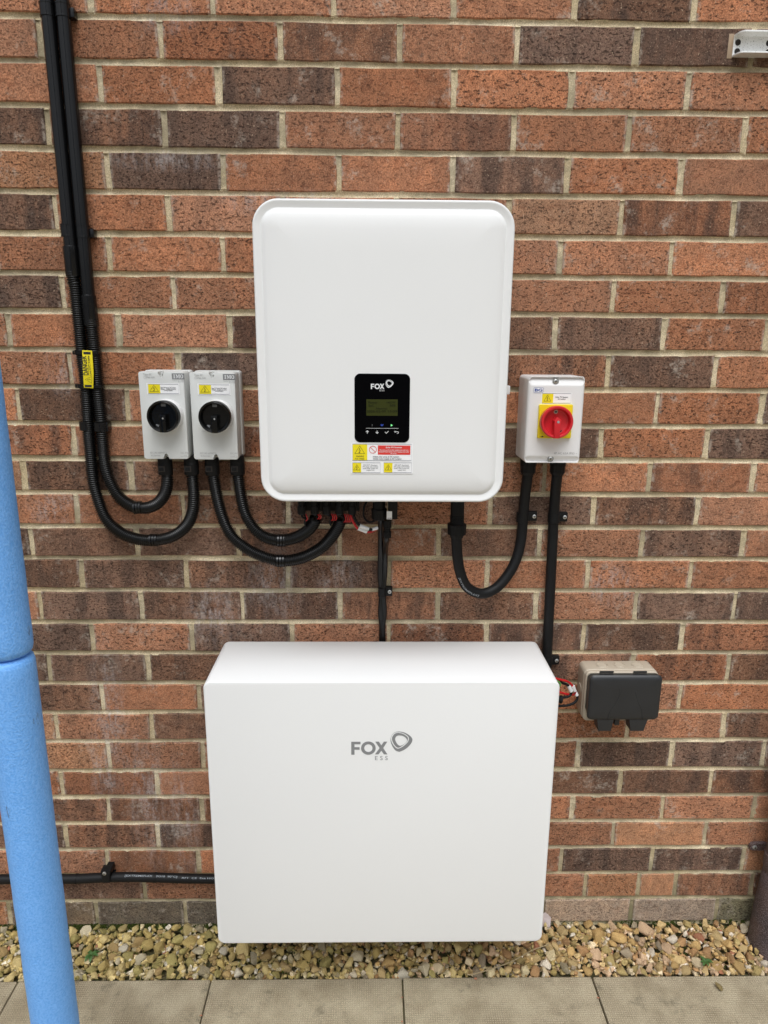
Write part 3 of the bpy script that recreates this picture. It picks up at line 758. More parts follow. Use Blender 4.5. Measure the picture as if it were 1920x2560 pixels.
for du in (0, 597):
    a = zs(160+du, 2070); b = zs(691+du, 1884); frame(a[0], b[0], a[1], b[1], .0006, Yj, M['navy_ink'], st2)
    a = zs(164+du, 2066); b = zs(327+du, 1888); MB().poly(rect(a[0], b[0], a[1], b[1]), Yk).flat('yellow_field', M['sticker_yellow'], st2)
    a = zs(246+du, 2022); b = zs(310+du, 1920); bolt_triangle(a[0], a[1], b[1], (b[0]-a[0])*2, Yj, M['black_ink'], st2, .0006)
    for s, u0, u1, v0, v1 in (('DO NOT disconnect', 372, 640, 1916, 1937), ('DC plugs and sockets', 358, 652, 1948, 1968), ('under load. Isolate AC', 358, 653, 1981, 2000), ('supply first.', 426, 582, 2012, 2031)):
        line(s, u0+du, u1+du, v0, v1, 'black_ink', st2, .004)
# sockets and plugs hanging from the underside
def zu(u, v, Y): return at(700 + u*.19289, 1230 + v*.19287, Y)
UZ = icz - ih/2 + .020
for i, (u0, u1) in enumerate(((228, 332), (398, 502), (552, 655), (718, 822), (884, 986))):
    p = zu((u0+u1)/2, 290, -.105); r_ = (zu(u1, 290, -.105).x - zu(u0, 290, -.105).x)/2
    o = MB().lathe((p.x, p.y, p.z), (0, 0, 1), [(0, r_*.8), (.002, r_*1.0), (.012, r_*1.1), (.018, r_*1.02), (.019, r_*.85), (UZ - p.z, r_*.85)], 10).build('plug', M['gland'], inv, angle=25)
a = zu(232, 240, -.088); b = zu(1030, 130, -.088); MB().box(a.x, b.x, -.092, -.050, a.z, UZ+.004, .002).build('terminal_block', M['gland'], inv)
p0 = zu(1180, 355, -.10); p1 = zu(1385, 355, -.10); r_ = (p1.x-p0.x)/2
MB().lathe(((p0.x+p1.x)/2, -.10, p0.z), (0, 0, 1), [(0, r_*.8), (.002, r_*.93), (.022, r_), (.024, r_*.8), (UZ - p0.z, r_*.8)], 14).build('cable_gland', M['gland'], inv, angle=25)
p = at(1141, 1345, -.085)
g = MB().lathe((p.x, -.085, p.z), (0, 0, 1), [(0, .0125), (.004, .0140), (.008, .0150), (.009, .0194), (.030, .0199), (.032, .0160), (.034, .0142), (.050, .0142), (UZ - p.z, .0142)], 12).build('cable_gland', M['gland'], inv, angle=25)
mb = MB()
for k in range(6): mb.lathe((p.x, -.085, p.z + .033 + k*.0028), (0, 0, 1), [(0, .0143), (.0010, .0150), (.0020, .0143)], 20)
mb.build('gland_thread', M['gland'], g, angle=80)
# data dongle
a = zu(1400, 358, -.115); b = zu(1525, 130, -.115)
dg = thing('data_dongle', ((a.x+b.x)/2, -.10, a.z), 'small black dongle box with a white label plugged under the inverter', 'dongle')
MB().box(a.x, b.x, -.115, -.080, a.z, UZ+.004, .002).build('body', M['gland'], dg)
l0 = zu(1383, 354, -.1156); l1 = zu(1452, 250, -.1156)
lab = MB().poly(rect(l0.x, l1.x, l0.z, l1.z), -.1156).flat('white_label', M['sticker_white'], dg)
q = zu(1362, 352, -.1159); text('2P4P1000', l0.x + .001, l1.x - .001, l0.z + .0010, .0022, -.1159, M['black_ink'], lab, 'label_lettering', .01)

# red and black leads below the plugs
zw = lambda u, v, Y=-.10: zu(u, v, Y)
LEADS = [('leftmost', 350, 335, 1, 372), ('second from left', 500, 300, 2, 352), ('third from left', 678, 305, 3, 370), ('fourth from left', 845, 320, 4, 390)]
for wh, u, v, n_, vb in LEADS:
    p = zw(u, v)
    o = thing('dc_lead', (p.x, -.10, p.z), 'red and black leads curling out of the %s plug under the inverter' % wh, 'lead', 'red and black leads under the inverter')
    mb = MB()
    for k in range(n_):
        w = u - 18 + k*24
        mb.tube(spline([zw(w+4, 285, -.105), zw(w+22, v+8, -.108), zw(w+24, vb-22, -.106), zw(w+6, vb-2, -.10), zw(w-16, vb-14, -.092)], .002), .0011, 8)
    mb.build('red_core', M['red_wire'], o, angle=180)
    MB().tube(spline([zw(u-70, 285, -.10), zw(u-60, v-8, -.10), zw(u-20, v+14, -.10), zw(u-30, vb+20, -.095), zw(u-20, vb+60, -.09)], .003), .0022, 8).tube(
        spline([zw(u-40, 285, -.095), zw(u-10, v, -.094), zw(u+4, vb-10, -.09), zw(u-20, vb+40, -.085)], .003), .0022, 8).build('black_core', M['rubber'], o, angle=180)
for u, v, w in ((355, 285, -12), (840, 260, 20), (815, 262, -8)):
    pass
o = thing('battery_lead', zw(925, 300), 'red lead with a white sleeve hanging below the inverter plugs', 'lead')
MB().tube(spline([zw(915, 270, -.10), zw(920, 320, -.106), zw(960, 405, -.108), zw(1015, 478, -.105), zw(1110, 515, -.102), zw(1190, 512, -.10), zw(1262, 470, -.09)], .003), .0026, 10).build('red_sheath', M['red_wire'], o, angle=180)
MB().tube([zw(1012, 472, -.1052), zw(1126, 515, -.102)], .0039, 12).build('white_sleeve', M['white_sleeve'], o)
o = thing('battery_lead', zw(965, 300), 'black lead with two white sleeves hanging below the inverter plugs', 'lead')
MB().tube(spline([zw(950, 270, -.104), zw(965, 330, -.110), zw(1000, 400, -.112), zw(1040, 438, -.110), zw(1150, 482, -.108), zw(1200, 484, -.106), zw(1262, 466, -.10)], .003), .0026, 10).build('black_sheath', M['rubber'], o, angle=180)
MB().tube([zw(1032, 436, -.1105), zw(1150, 482, -.108)], .0039, 12).build('white_sleeve', M['white_sleeve'], o)
MB().tube([zw(1192, 486, -.106), zw(1262, 466, -.100)], .0036, 12).build('white_sleeve', M['white_sleeve'], o)
o = thing('aerial_lead', zw(1090, 200), 'thin black lead looping to the round gland under the inverter', 'lead')
MB().tube(spline([zw(1130, 120, -.09), zw(1092, 190, -.095), zw(1082, 300, -.10), zw(1120, 370, -.10), zw(1170, 392, -.10), zw(1240, 368, -.10)], .004), .0021, 8).build('sheath', M['rubber'], o, angle=180)

# ================================================================== DC isolators
DY = -.070
def zd(u, v, Y): p = at(320 + u*.19289, 900 + v*.19284, Y); return p.x, p.z
ctr0 = at(409.0, 1040.0, DY); ctr1 = at(535.0, 1041.5, DY)
def dc_isolator(cx, cz, zmap, label):
    w, h = .0897, .1745; hw, hh = w/2, h/2
    t = thing('dc_isolator', (cx, 0, cz - hh), label, 'isolator', 'grey isolator switches beside the black conduits')
    MB().rloft(cx, cz, w + .004, h + .003, .006, [(.002, .0012), (0, 0), (-.024, 0), (-.0255, .001)], 5).build('base', M['grey_plastic'], t)
    MB().rloft(cx, cz, w + .0005, h, .006, [(-.0255, .0022), (-.0285, .0022)], 5).build('seal', M['grey_hole'], t)
    # lid outline with a notch top and bottom for the lid screws
    nz, nr = .0125, .0052; pts = []
    out = rrect(w, h, .005, 4)
    top = [(nr, hh)] + [(nr*math.cos(a), hh - nz + nr + nr*math.sin(a) - .0) for a in [0 - math.pi*i/8 for i in range(9)]] + [(-nr, hh)]
    tr, tl, bl_, br_ = out[:5], out[5:10], out[10:15], out[15:]
    bot = [(-nr, -hh)] + [(-x, -z) for x, z in top[1:-1]] + [(nr, -hh)]
    pts = tr + top + tl + bl_ + bot + br_
    MB().poly([(cx+x, cz+z) for x, z in pts], -.0280, DY, .0016).build('lid', M['grey_plastic'], t, angle=30)
    for z_ in (cz + hh - nz - .002, cz - hh + .002): MB().box(cx - nr-.001, cx + nr+.001, DY + .018, -.03, z_, z_ + nz).build('screw_well', M['grey_plastic'], t, smooth=False)
    screw_head((cx + .001, DY + .018, cz + hh - nz + .005), .0040, t, 'screw'); screw_head((cx, DY + .018, cz - hh + nz - .005), .0040, t, 'grey_hole')
    Yk = DY - .0004; Yj = Yk - .0003; f = lambda u, v: zmap(u, v, Yk)
    k = .0005
    a = f(570, 250); b = f(728, 174); lg = MB().poly(rect(a[0], b[0], a[1], b[1]), Yk).flat('name_plate', M['grey_print'], t)
    # white serif capitals
    mb = MB(); W = b[0]-a[0]; H = b[1]-a[1]; q = lambda x, y: (a[0] + x*W, a[1] + y*H)
    def bar(x0, x1, y0, y1): mb.poly([q(x0, y0), q(x1, y0), q(x1, y1), q(x0, y1)], Yj)
    bar(.12, .26, .18, .24); bar(.12, .26, .76, .82); bar(.155, .225, .24, .76)
    bar(.30, .42, .18, .24); bar(.34, .375, .24, .82); bar(.30, .34, .76, .82); bar(.52, .66, .18, .24); bar(.555, .625, .24, .82); bar(.625, .66, .76, .82)
    mb.poly([q(.34, .82), q(.41, .82), q(.505, .34), q(.465, .20)], Yj); mb.poly([q(.465, .20), q(.505, .34), q(.56, .82), q(.535, .82)], Yj)
    ring_of(mb, [q(.79+.115*math.cos(s), .5+.34*math.sin(s)) for s in [2*math.pi*i/28 for i in range(28)]], [q(.79+.055*math.cos(s), .5+.26*math.sin(s)) for s in [2*math.pi*i/28 for i in range(28)]], Yj)
    mb.flat('name_lettering', M['white_ink'], lg)
    def tx(s, u0, u1, v0, v1, mat, nm='lettering', bold=0.0, par=t, Y=Yj):
        a = f(u0, v1); b = f(u1, v0); text(s, a[0], b[0], a[1], abs(b[1]-a[1]), Y, M[mat], par, nm, bold)
    tx('Protection Way, Hertford', 578, 732, 262, 272, 'grey_print'); tx('UK  01 60 010', 648, 732, 278, 287, 'grey_print')
    tx('Type 4X', 197, 304, 173, 199, 'pale_print'); tx('IP66 NW', 238, 347, 213, 236, 'pale_print')
    a = f(205, 236); b = f(228, 214); frame(a[0], b[0], a[1], b[1], .0005, Yj, M['pale_print'], t, 'square_mark')
    tx('IEC/AS 60947.3', 290, 497, 1191, 1213, 'pale_print'); tx('SI.Series', 297, 418, 1226, 1246, 'pale_print'); tx('DC-PV2', 685, 790, 1193, 1215, 'pale_print')
    MB().strip([f(682, 1248), f(720, 1248), f(740, 1236)], .0005, Yj).strip([f(738, 1234), f(758, 1234), f(758, 1256), f(738, 1256)], .0004, Yj, True).strip([f(758, 1248), f(786, 1248)], .0005, Yj).flat('switch_symbol', M['pale_print'], t)
    MB().strip([f(322, 902), f(322, 922), f(350, 922), f(350, 902)], .0005, Yj).flat('lock_symbol', M['pale_print'], t)
    a = f(247, 445); b = f(663, 300); s_ = MB().poly(rect(a[0], b[0], a[1], b[1]), Yk).flat('warning_sticker', M['sticker_white'], t)
    a = f(264, 433); b = f(650, 314); frame(a[0], b[0], a[1], b[1], .0006, Yj, M['navy_ink'], s_)
    a = f(267, 430); b = f(414, 317); MB().poly(rect(a[0], b[0], a[1], b[1]), Yj + .0001).flat('yellow_field', M['sticker_yellow'], s_)
    a = f(341, 408); b = f(393, 325); bolt_triangle(a[0], a[1], b[1], (b[0]-a[0])*2, Yj - .0003, M['black_ink'], s_, .0007)
    for s, u0, u1, v0, v1 in (('Solar PV System DC Isolator', 424, 622, 351, 366), ('Danger - contains live parts', 428, 620, 369, 384), ('during daylight', 470, 578, 386, 400)):
        tx(s, u0, u1, v0, v1, 'black_ink', 'sticker_lettering', .012, s_)
    # rotary knob
    kx, kz = zmap(444, 738, -.104); R_ = .0315
    MB().lathe((kx, DY - .0002, kz), (0, -1, 0), [(0, R_+.001), (.010, R_+.0005), (.014, R_-.002), (.0145, .02)], 40).build('collar', M['white_plastic'], t)
    kn = MB().lathe((kx, DY - .014, kz), (0, -1, 0), [(0, R_-.003), (.003, R_), (.016, R_), (.019, R_-.0008), (.020, R_-.0022), (.019, R_-.0045), (.008, R_-.0075), (.007, .001)], 44).build('knob', M['black_gloss'], t, angle=40)
    MB().box(kx - .0062, kx + .0062, DY - .0352, DY - .020, kz - R_ + .001, kz + .0035, .0012).build('handle', M['black_gloss'], kn, angle=30)
    MB().lathe((kx + .001, DY - .0352, kz - .003), (0, -1, 0), [(0, .0018), (.0002, .0016)], 12).build('screw', M['grey_hole'], kn)
    MB().poly(rect(kx - .0045, kx + .0045, kz + .0195, kz + .0245), DY - .0225).flat('position_window', M['grey_print'], kn)
    MB().poly([(kx - .0195, kz - .0185), (kx - .0155, kz - .0155), (kx - .0100, kz - .0170), (kx - .0120, kz - .0210)], DY - .0228).flat('locking_slot', M['grey_print'], kn)
    return t
dc_isolator(ctr0.x, ctr0.z, zd, 'left grey isolator with a black rotary knob, nearer the yellow danger tag')
dx = ctr1.x - ctr0.x; dz = ctr1.z - ctr0.z
dc_isolator(ctr1.x, ctr1.z, lambda u, v, Y: (lambda q: (q[0]+dx, q[1]+dz))(zd(u, v, Y)), 'right grey isolator with a black rotary knob, nearer the white inverter')

# ================================================================== AC isolator
AY = -.086
def za(u, v, Y): p = at(1270 + u*.13261, 910 + v*.13265, Y); return p.x, p.z
A0 = za(345, 1860, AY); A1 = za(1405, 205, AY); acx = (A0[0]+A1[0])/2 + .0012; aw = .1140; az0 = A0[1]; az1 = za(900, 236, AY)[1]; acz = (az0+az1)/2; ah = az1-az0
ac = thing('ac_isolator', (acx, 0, az0), 'white isolator box with a red rotary knob on a yellow plate', 'isolator')
def ac_face():
    nx, nz, rc, re = 44, 84, .007, .005; mb = MB(); grid = []
    s0 = za(900, 405, AY)[1] - acz; s1 = ah/2 - .0012; b0 = -(ah/2 - .0012); b1 = za(800, 1738, AY)[1] - acz
    def lin(n, half):
        u = [math.sin((i/n - .5)*math.pi)*.35 + (i/n - .5)*2*.65 for i in range(n+1)]; return [x/u[-1]*half for x in u]
    for z in lin(nz, ah/2):
        row = []
        for x in lin(nx, aw/2):
            X, Z = x, z; ex = aw/2 - rc; ez = ah/2 - rc
            if abs(x) > ex and abs(z) > ez:
                d = math.hypot(abs(x)-ex, abs(z)-ez); m = max(abs(x)-ex, abs(z)-ez)
                if d > 1e-9: X = math.copysign(ex + (abs(x)-ex)*m/d, x); Z = math.copysign(ez + (abs(z)-ez)*m/d, z)
            e = min(aw/2 - abs(x), ah/2 - abs(z)); e2 = aw/2 - abs(x)
            y = 0
            if e2 < re*1.6: y = (re*1.6) * (1 - math.sqrt(max(0, 1 - (1 - e2/(re*1.6))**2)))*.75
            if ah/2 - abs(z) < .0016: y = max(y, .0008)
            for lo, hi in ((s0, s1), (b0, b1)):
                hh_ = (hi-lo)/2; zc_ = (hi+lo)/2; hx_ = aw/2 - .0022; r_ = hh_*1.0
                qx = max(0, abs(x) - (hx_ - r_)); dd = r_ - math.hypot(qx, max(0, abs(z-zc_))) if qx > 0 else hh_ - abs(z-zc_)
                if dd > 0:
                    fz = (z-lo)/(hi-lo) if lo > 0 else (hi-z)/(hi-lo)
                    y = max(y, min(1, dd/.0016) * (.0006 + .0072*fz**1.2))
            row.append(mb.bm.verts.new((acx + X, AY + y, acz + Z)))
        grid.append(row)
    for a, b in zip(grid, grid[1:]):
        for i in range(nx): mb.bm.faces.new((a[i], a[i+1], b[i+1], b[i]))
    loop = grid[0][:-1] + [r[-1] for r in grid[:-1]] + list(reversed(grid[-1][1:])) + [r[0] for r in reversed(grid[1:])]
    prev = loop
    for y, k in ((-.030, 0), (.002, 0)):
        cur = [mb.bm.verts.new((v.co.x, y, v.co.z)) for v in loop]
        for i in range(len(loop)): mb.bm.faces.new((prev[i], prev[(i+1) % len(loop)], cur[(i+1) % len(loop)], cur[i]))
        prev = cur
    return mb.build('enclosure', M['white_plastic'], ac, angle=42)
ac_face()
for u, v in ((905, 325), (806, 1787)):
    x, z = za(u, v, AY)
    MB().lathe((x, AY + .006, z), (0, -1, 0), [(0, .0062), (.0052, .0062), (.0056, .0058), (.0050, .0052), (.0046, .001)], 24).build('screw_well', M['grey_hole'], ac)
    screw_head((x - .0004, AY + .0016, z), .0042, ac)
Yk = AY - .0004; Yj = Yk - .0003; f = lambda u, v: za(u, v, Yk)
def ta(s, u0, u1, v0, v1, mat, par, nm='lettering', bold=0.0, rot=0.0):
    a = f(u0, v1); b = f(u1, v0); return text(s, a[0], b[0], a[1], abs(b[1]-a[1]), Yj, M[mat], par, nm, bold, rot)
a = f(481, 540); b = f(673, 443); bgp = MB().poly([(x + (a[0]+b[0])/2, z + (a[1]+b[1])/2) for x, z in rrect(b[0]-a[0], b[1]-a[1], .0022, 4)], Yk).flat('maker_badge', M['sticker_white'], ac)
mb = MB(); mb.strip([(x + (a[0]+b[0])/2, z + (a[1]+b[1])/2) for x, z in rrect((b[0]-a[0])*.98, (b[1]-a[1])*.96, .0022, 4)], .0005, Yj, True).flat('badge_border', M['blue_ink'], bgp)
ta('BG', 503, 652, 466, 516, 'blue_ink', bgp, 'badge_lettering', .03)
a = f(612, 750); b = f(1207, 540); s_ = MB().poly([(a[0], a[1]+.0005), (b[0], a[1]), (b[0]+.0006, b[1]-.0002), (a[0]+.0006, b[1])], Yk).flat('warning_sticker', M['sticker_white'], ac)
a = f(636, 735); b = f(1193, 557); frame(a[0], b[0], a[1], b[1], .0006, Yj, M['navy_ink'], s_)
a = f(640, 731); b = f(857, 562); MB().poly(rect(a[0], b[0], a[1], b[1]), Yj + .0001).flat('yellow_field', M['sticker_yellow'], s_)
a = f(740, 702); b = f(813, 580); bolt_triangle(a[0], a[1], b[1], (b[0]-a[0])*2, Yj - .0003, M['black_ink'], s_, .0007)
ta('Solar PV System', 893, 1131, 611, 635, 'black_ink', s_, 'sticker_lettering', .02); ta('AC Isolator', 935, 1090, 650, 671, 'black_ink', s_, 'sticker_lettering', .02)
ta('4P AC 63A IP65 ~', 862, 1308, 1662, 1702, 'pale_print', ac)
px_, pz_ = za(890, 1084, AY - .006); hp = .0335
yp = MB().rloft(px_, pz_, 2*hp, 2*hp, .002, [(AY, 0), (AY-.006, 0), (AY-.0068, .0008)], 3).build('yellow_plate', M['yellow_plate'], ac)
MB().poly([(px_-.0285, pz_+.0090), (px_-.0262, pz_+.0185), (px_-.0245, pz_+.0185), (px_-.0262, pz_+.0090)], AY-.0072).flat('plate_slot', M['steel_hole'], yp)
MB().strip([(px_-.0300, pz_-.0305), (px_-.0265, pz_-.0300), (px_-.0245, pz_-.0288)], .0006, AY-.0072).poly([(px_-.0268, pz_-.0315), (px_-.0215, pz_-.0308), (px_-.0240, pz_-.0285)], AY-.0072).flat('switch_symbol', M['black_ink'], yp)
kx, kz = za(930, 1100, AY - .030); R_ = .0318
kn = MB().lathe((kx, AY - .0065, kz), (0, -1, 0), [(0, R_-.004), (.003, R_-.0015), (.018, R_), (.0225, R_), (.0242, R_-.0012), (.0245, R_-.003), (.0236, R_-.0052), (.012, R_-.0072), (.0112, R_-.0085), (.011, .001)], 48).build('knob', M['red_knob'], ac, angle=40)
hy = AY - .0175
hd = MB().poly([(kx-.0070, kz+.0030), (kx-.0008, kz+.0110), (kx+.0072, kz+.0040), (kx+.0052, kz-.0030), (kx+.0052, kz-R_+.0005), (kx-.0058, kz-R_+.0005), (kx-.0052, kz-.0030)], hy, AY - .0335, .0010).build('handle', M['red_knob'], kn, angle=30)
MB().lathe((kx + .0012, AY - .0335, kz + .0008), (0, -1, 0), [(0, .0026), (.0004, .0024)], 16).build('screw', M['grey_hole'], kn)
MB().poly(disc(kx - .0010, kz + .0195, .0040), hy - .0005).flat('position_window', M['beige_plastic'], kn)
MB().poly(rect(kx - .0030, kx + .0012, kz + .0180, kz + .0208), hy - .0009).flat('position_print', M['black_ink'], kn)
MB().poly([(kx + .0085, kz - .0195), (kx + .0125, kz - .0165), (kx + .0140, kz - .0180), (kx + .0110, kz - .0205)], hy - .0006).flat('locking_slot', M['steel_hole'], kn)
for u, v, r_ in ((380, 1888, .0155), (960, 1888, .0155)):
    x = at(1320 if u < 600 else 1394, 1169, -.045); 
    zt_ = az0 + .006; zb_ = at(1350, 1187, -.045).z
    MB().lathe((x.x, -.045, zb_), (0, 0, 1), [(0, .0122), (.003, .0140), (.006, .0158), (.018, .0160), (.020, .0170), (zt_ - zb_, .0170)], 12).build('cable_gland', M['gland'], ac, angle=25)

# ================================================================== outdoor socket
def zk(u, v, Y): p = at(1360 + u*.19289, 1620 + v*.19293, Y); return p.x, p.z
q0 = zk(465, 195, -.012); kl = zk(506, 600, -.045)[0]; kr = zk(1466, 300, -.045)[0]
k_top = zk(900, 280, -.045)[1]; k_bot = zk(900, 905, -.050)[1] - .004
sk = thing('outdoor_socket', ((kl+kr)/2, 0, k_bot), 'beige outdoor double socket with a black flip cover', 'socket')
scx = (kl+kr)/2; scz = (k_top+k_bot)/2; sw = kr - kl + .001; sh = k_top - k_bot
MB().rloft(scx, scz, sw, sh, .012, [(.002, .001), (0, 0), (-.043, -.0005), (-.0445, .001)], 7).build('back_box', M['beige_plastic'], sk)
MB().rloft(scx, scz, sw - .001, sh - .001, .011, [(-.0445, .0015), (-.0460, .0015)], 7).build('seal', M['steel_hole'], sk)
MB().rloft(scx, scz, sw, sh, .012, [(-.0458, .0002), (-.054, 0), (-.0565, .0018)], 7).build('front_plate', M['beige_plastic'], sk)
for u in (750, 978, 1208):
    x, _ = zk(u, 240, -.024)
    MB().lathe((x, -.024, scz + sh/2 - .0004), (0, 0, 1), [(0, .0134), (.0016, .0134), (.0022, .0128), (.0022, .0122), (.0008, .0119), (.0008, .0108), (.0020, .0104), (.0024, .0098)], 28).build('knockout', M['beige_plastic'], sk, angle=20)
for zz in (scz + .004,):
    MB().lathe((scx - sw/2 + .0004, -.020, zz), (-1, 0, 0), [(0, .0118), (.0010, .0118), (.0018, .0112)], 24).build('knockout', M['beige_plastic'], sk)
for u0, u1 in ((722, 905), (1158, 1335)):
    a = zk(u0, 318, -.0575); b = zk(u1, 300, -.0575)
    MB().box(a[0], b[0], -.0590, -.0560, a[1], b[1], .0006).build('hinge', M['black_cover'], sk)
cl = zk(548, 600, -.058)[0]; cr = zk(1524, 420, -.070)[0]; fl = zk(596, 650, -.094)[0]; frr = zk(1508, 650, -.094)[0]
ct = zk(1000, 332, -.058)[1]; cb = zk(1000, 935, -.094)[1]
cov = MB(); rings = []
cx0, w0 = (cl+cr)/2, cr-cl; fx0, w1 = (fl+frr)/2, frr-fl; ft = zk(1000, 384, -.094)[1]
def cring(y, k, x, w, zt_, zb_, r_):
    cz_ = (zt_+zb_)/2; h_ = zt_-zb_; out = []
    for px_, pz_ in rrect(w, h_, r_, 6):
        waist = 1 - k*.028*math.exp(-((pz_/h_ + .08)/.22)**2)
        out.append((x + px_*waist, y, cz_ + pz_))
    return out
cov.loft([cring(-.0565, 0, cx0, w0, ct, cb+.002, .010), cring(-.066, .3, cx0, w0, ct, cb+.001, .010), cring(-.089, 1, fx0, w1+.004, ft+.003, cb-.001, .010), cring(-.0915, 1, fx0, w1+.0010, ft+.0010, cb, .011), cring(-.0932, 1, fx0, w1-.0030, ft-.0020, cb+.0022, .009), cring(-.0943, 1, fx0, w1-.012, ft-.0070, cb+.0070, .006), cring(-.0950, 1, fx0, w1-.050, ft-.026, cb+.026, .004)])
cv = cov.build('flip_cover', M['black_cover'], sk, angle=40)
for (u0, u1, u2, u3) in ((682, 745, 868, 912), (1100, 1160, 1290, 1355)):
    Yt_ = -.0915; p = [zk(u0, 925, Yt_), zk(u1-38, 1078, Yt_), zk(u2, 1078, Yt_), zk(u3, 925, Yt_)]
    MB().poly([(x, z + (.004 if i in (0, 3) else 0)) for i, (x, z) in enumerate(p)], -.062, Yt_, .0018).build('cable_hood', M['black_cover'], cv, angle=30)
for pts in ([(832, 925), (848, 835), (905, 750), (955, 670), (985, 590), (985, 520)], [(1192, 560), (1198, 630), (1232, 720), (1268, 800), (1280, 925)]):
    pp = spline([Vector((*zk(u, v, -.0941), 0)) for u, v in pts], .003)
    MB().tube([(q.x, -.0945, q.y) for q in pp], .0011, 8).build('cover_ridge', M['black_cover'], cv, angle=180)
x, z = zk(940, 955, -.075); MB().box(x-.006, x+.005, -.080, -.068, z-.006, z+.010, .001).build('latch', M['black_cover'], cv)

# ================================================================== conduits, cables, clips
def corrugated(mb, pts, r=.0128, pitch=.0043):
    P = [q + Vector((noise.noise(q*14), 0, noise.noise(q*14 + Vector((7,3,1)))))*.0016 for q in spline(pts, pitch/4)]; rad = [(r if (i % 4) in (0, 1) else r - .0027) for i in range(len(P))]
    mb.tube(P, rad, 16)
def collar(parent, p, z1, y, flip=True):
    o = MB().lathe((p.x, y, p.z), (0, 0, 1), [(0, .0140), (.002, .0150), (.024, .0152), (.025, .0146), (.038, .0146), (z1 - p.z, .0146)], 20).build('gland', M['gland'], parent, angle=30)
    mb = MB().box(p.x - .0105, p.x + .0035, y - .0165, y - .0125, p.z + .008, p.z + .020)
    mb.build('latch_window', M['steel_hole'], o, smooth=False)
    MB().box(p.x - .0085, p.x + .0012, y - .0172, y - .0135, p.z + .0100, p.z + .0178, .0006).build('latch', M['gland'], o)
isoz = ctr0.z - .0873
def px_path(L): return [at(x, y, Y) for x, y, Y in L]
CY = -.0172
c1 = thing('flexible_conduit', at(203, 871, CY), 'outer corrugated conduit from the left wall pipe sweeping up to the left isolator', 'conduit', 'black corrugated conduits')
mb = MB(); corrugated(mb, px_path([(181,680,CY),(184,700,CY),(189,727,CY),(203,871,CY),(214,960,CY),(218,1020,CY),(223,1103,CY),(231,1175,CY),(240,1232,CY-.002),(263,1295,CY-.006),(301,1331,-.028),(347,1349,-.031),(392,1350,-.033),(434,1339,-.035),(466,1314,-.037),(481,1278,-.039),(484,1235,-.040),(480,1175,-.040)]))
mb.build('tube', M['corrugated'], c1, angle=180)
c2 = thing('flexible_conduit', at(229, 814, CY), 'inner corrugated conduit from the right wall pipe sweeping up to the left isolator', 'conduit', 'black corrugated conduits')
mb = MB(); corrugated(mb, px_path([(228,800,CY),(230,825,CY),(236,883,CY),(245,975,CY),(252,1050,CY),(257,1110,CY),(263,1160,CY),(275,1203,CY),(296,1240,-.021),(328,1264,-.027),(361,1271,-.032),(391,1262,-.036),(411,1236,-.038),(418,1201,-.040),(414,1170,-.040)]))
mb.build('tube', M['corrugated'], c2, angle=180)
c3 = thing('flexible_conduit', at(535, 1196, -.04), 'longer corrugated conduit drooping from the right isolator to the inverter plugs', 'conduit', 'black corrugated conduits')
mb = MB(); corrugated(mb, px_path([(531,1170,-.04),(535,1196,-.04),(542,1240,-.04),(555,1287,-.04),(576,1334,-.042),(609,1366,-.046),(650,1389,-.052),(700,1402,-.058),(752,1396,-.066),(796,1375,-.074),(826,1346,-.08),(844,1318,-.086),(852,1298,-.09)]))
mb.build('tube', M['corrugated'], c3, angle=180)
c4 = thing('flexible_conduit', at(597, 1196, -.04), 'shorter corrugated conduit drooping from the right isolator to the inverter plugs', 'conduit', 'black corrugated conduits')
mb = MB(); corrugated(mb, px_path([(594,1170,-.04),(597,1196,-.04),(603,1240,-.04),(615,1288,-.042),(636,1322,-.046),(665,1344,-.05),(703,1351,-.058),(741,1344,-.068),(769,1326,-.078),(785,1306,-.086),(789,1294,-.09)]))
mb.build('tube', M['corrugated'], c4, angle=180)
for th, x in ((c2, 414.5), (c1, 479.5), (c3, 531.5), (c4, 594.5)): collar(th, at(x, 1186, -.04), isoz + .004, -.04)
def band_at(parent, x, y, Y, ang, half=.009, r=.0135):
    p = at(x, y, Y); d = Vector((math.cos(R(ang)), 0, math.sin(R(ang))))
    mb = MB()
    for k in (-1, 0, 1): mb.lathe(p + d*(k*half*.66 - half*.28), d, [(0, r-.0006), (.0006, r+.0003), (half*.5, r+.0003), (half*.56, r-.0006)], 20)
    mb.build('coupling_band', M['conduit'], parent, angle=30)
band_at(c1, 385, 1350, -.0325, 1); band_at(c2, 345, 1269, -.030, 4); band_at(c3, 702, 1402, -.0582, 0); band_at(c4, 704, 1351, -.0582, 0)

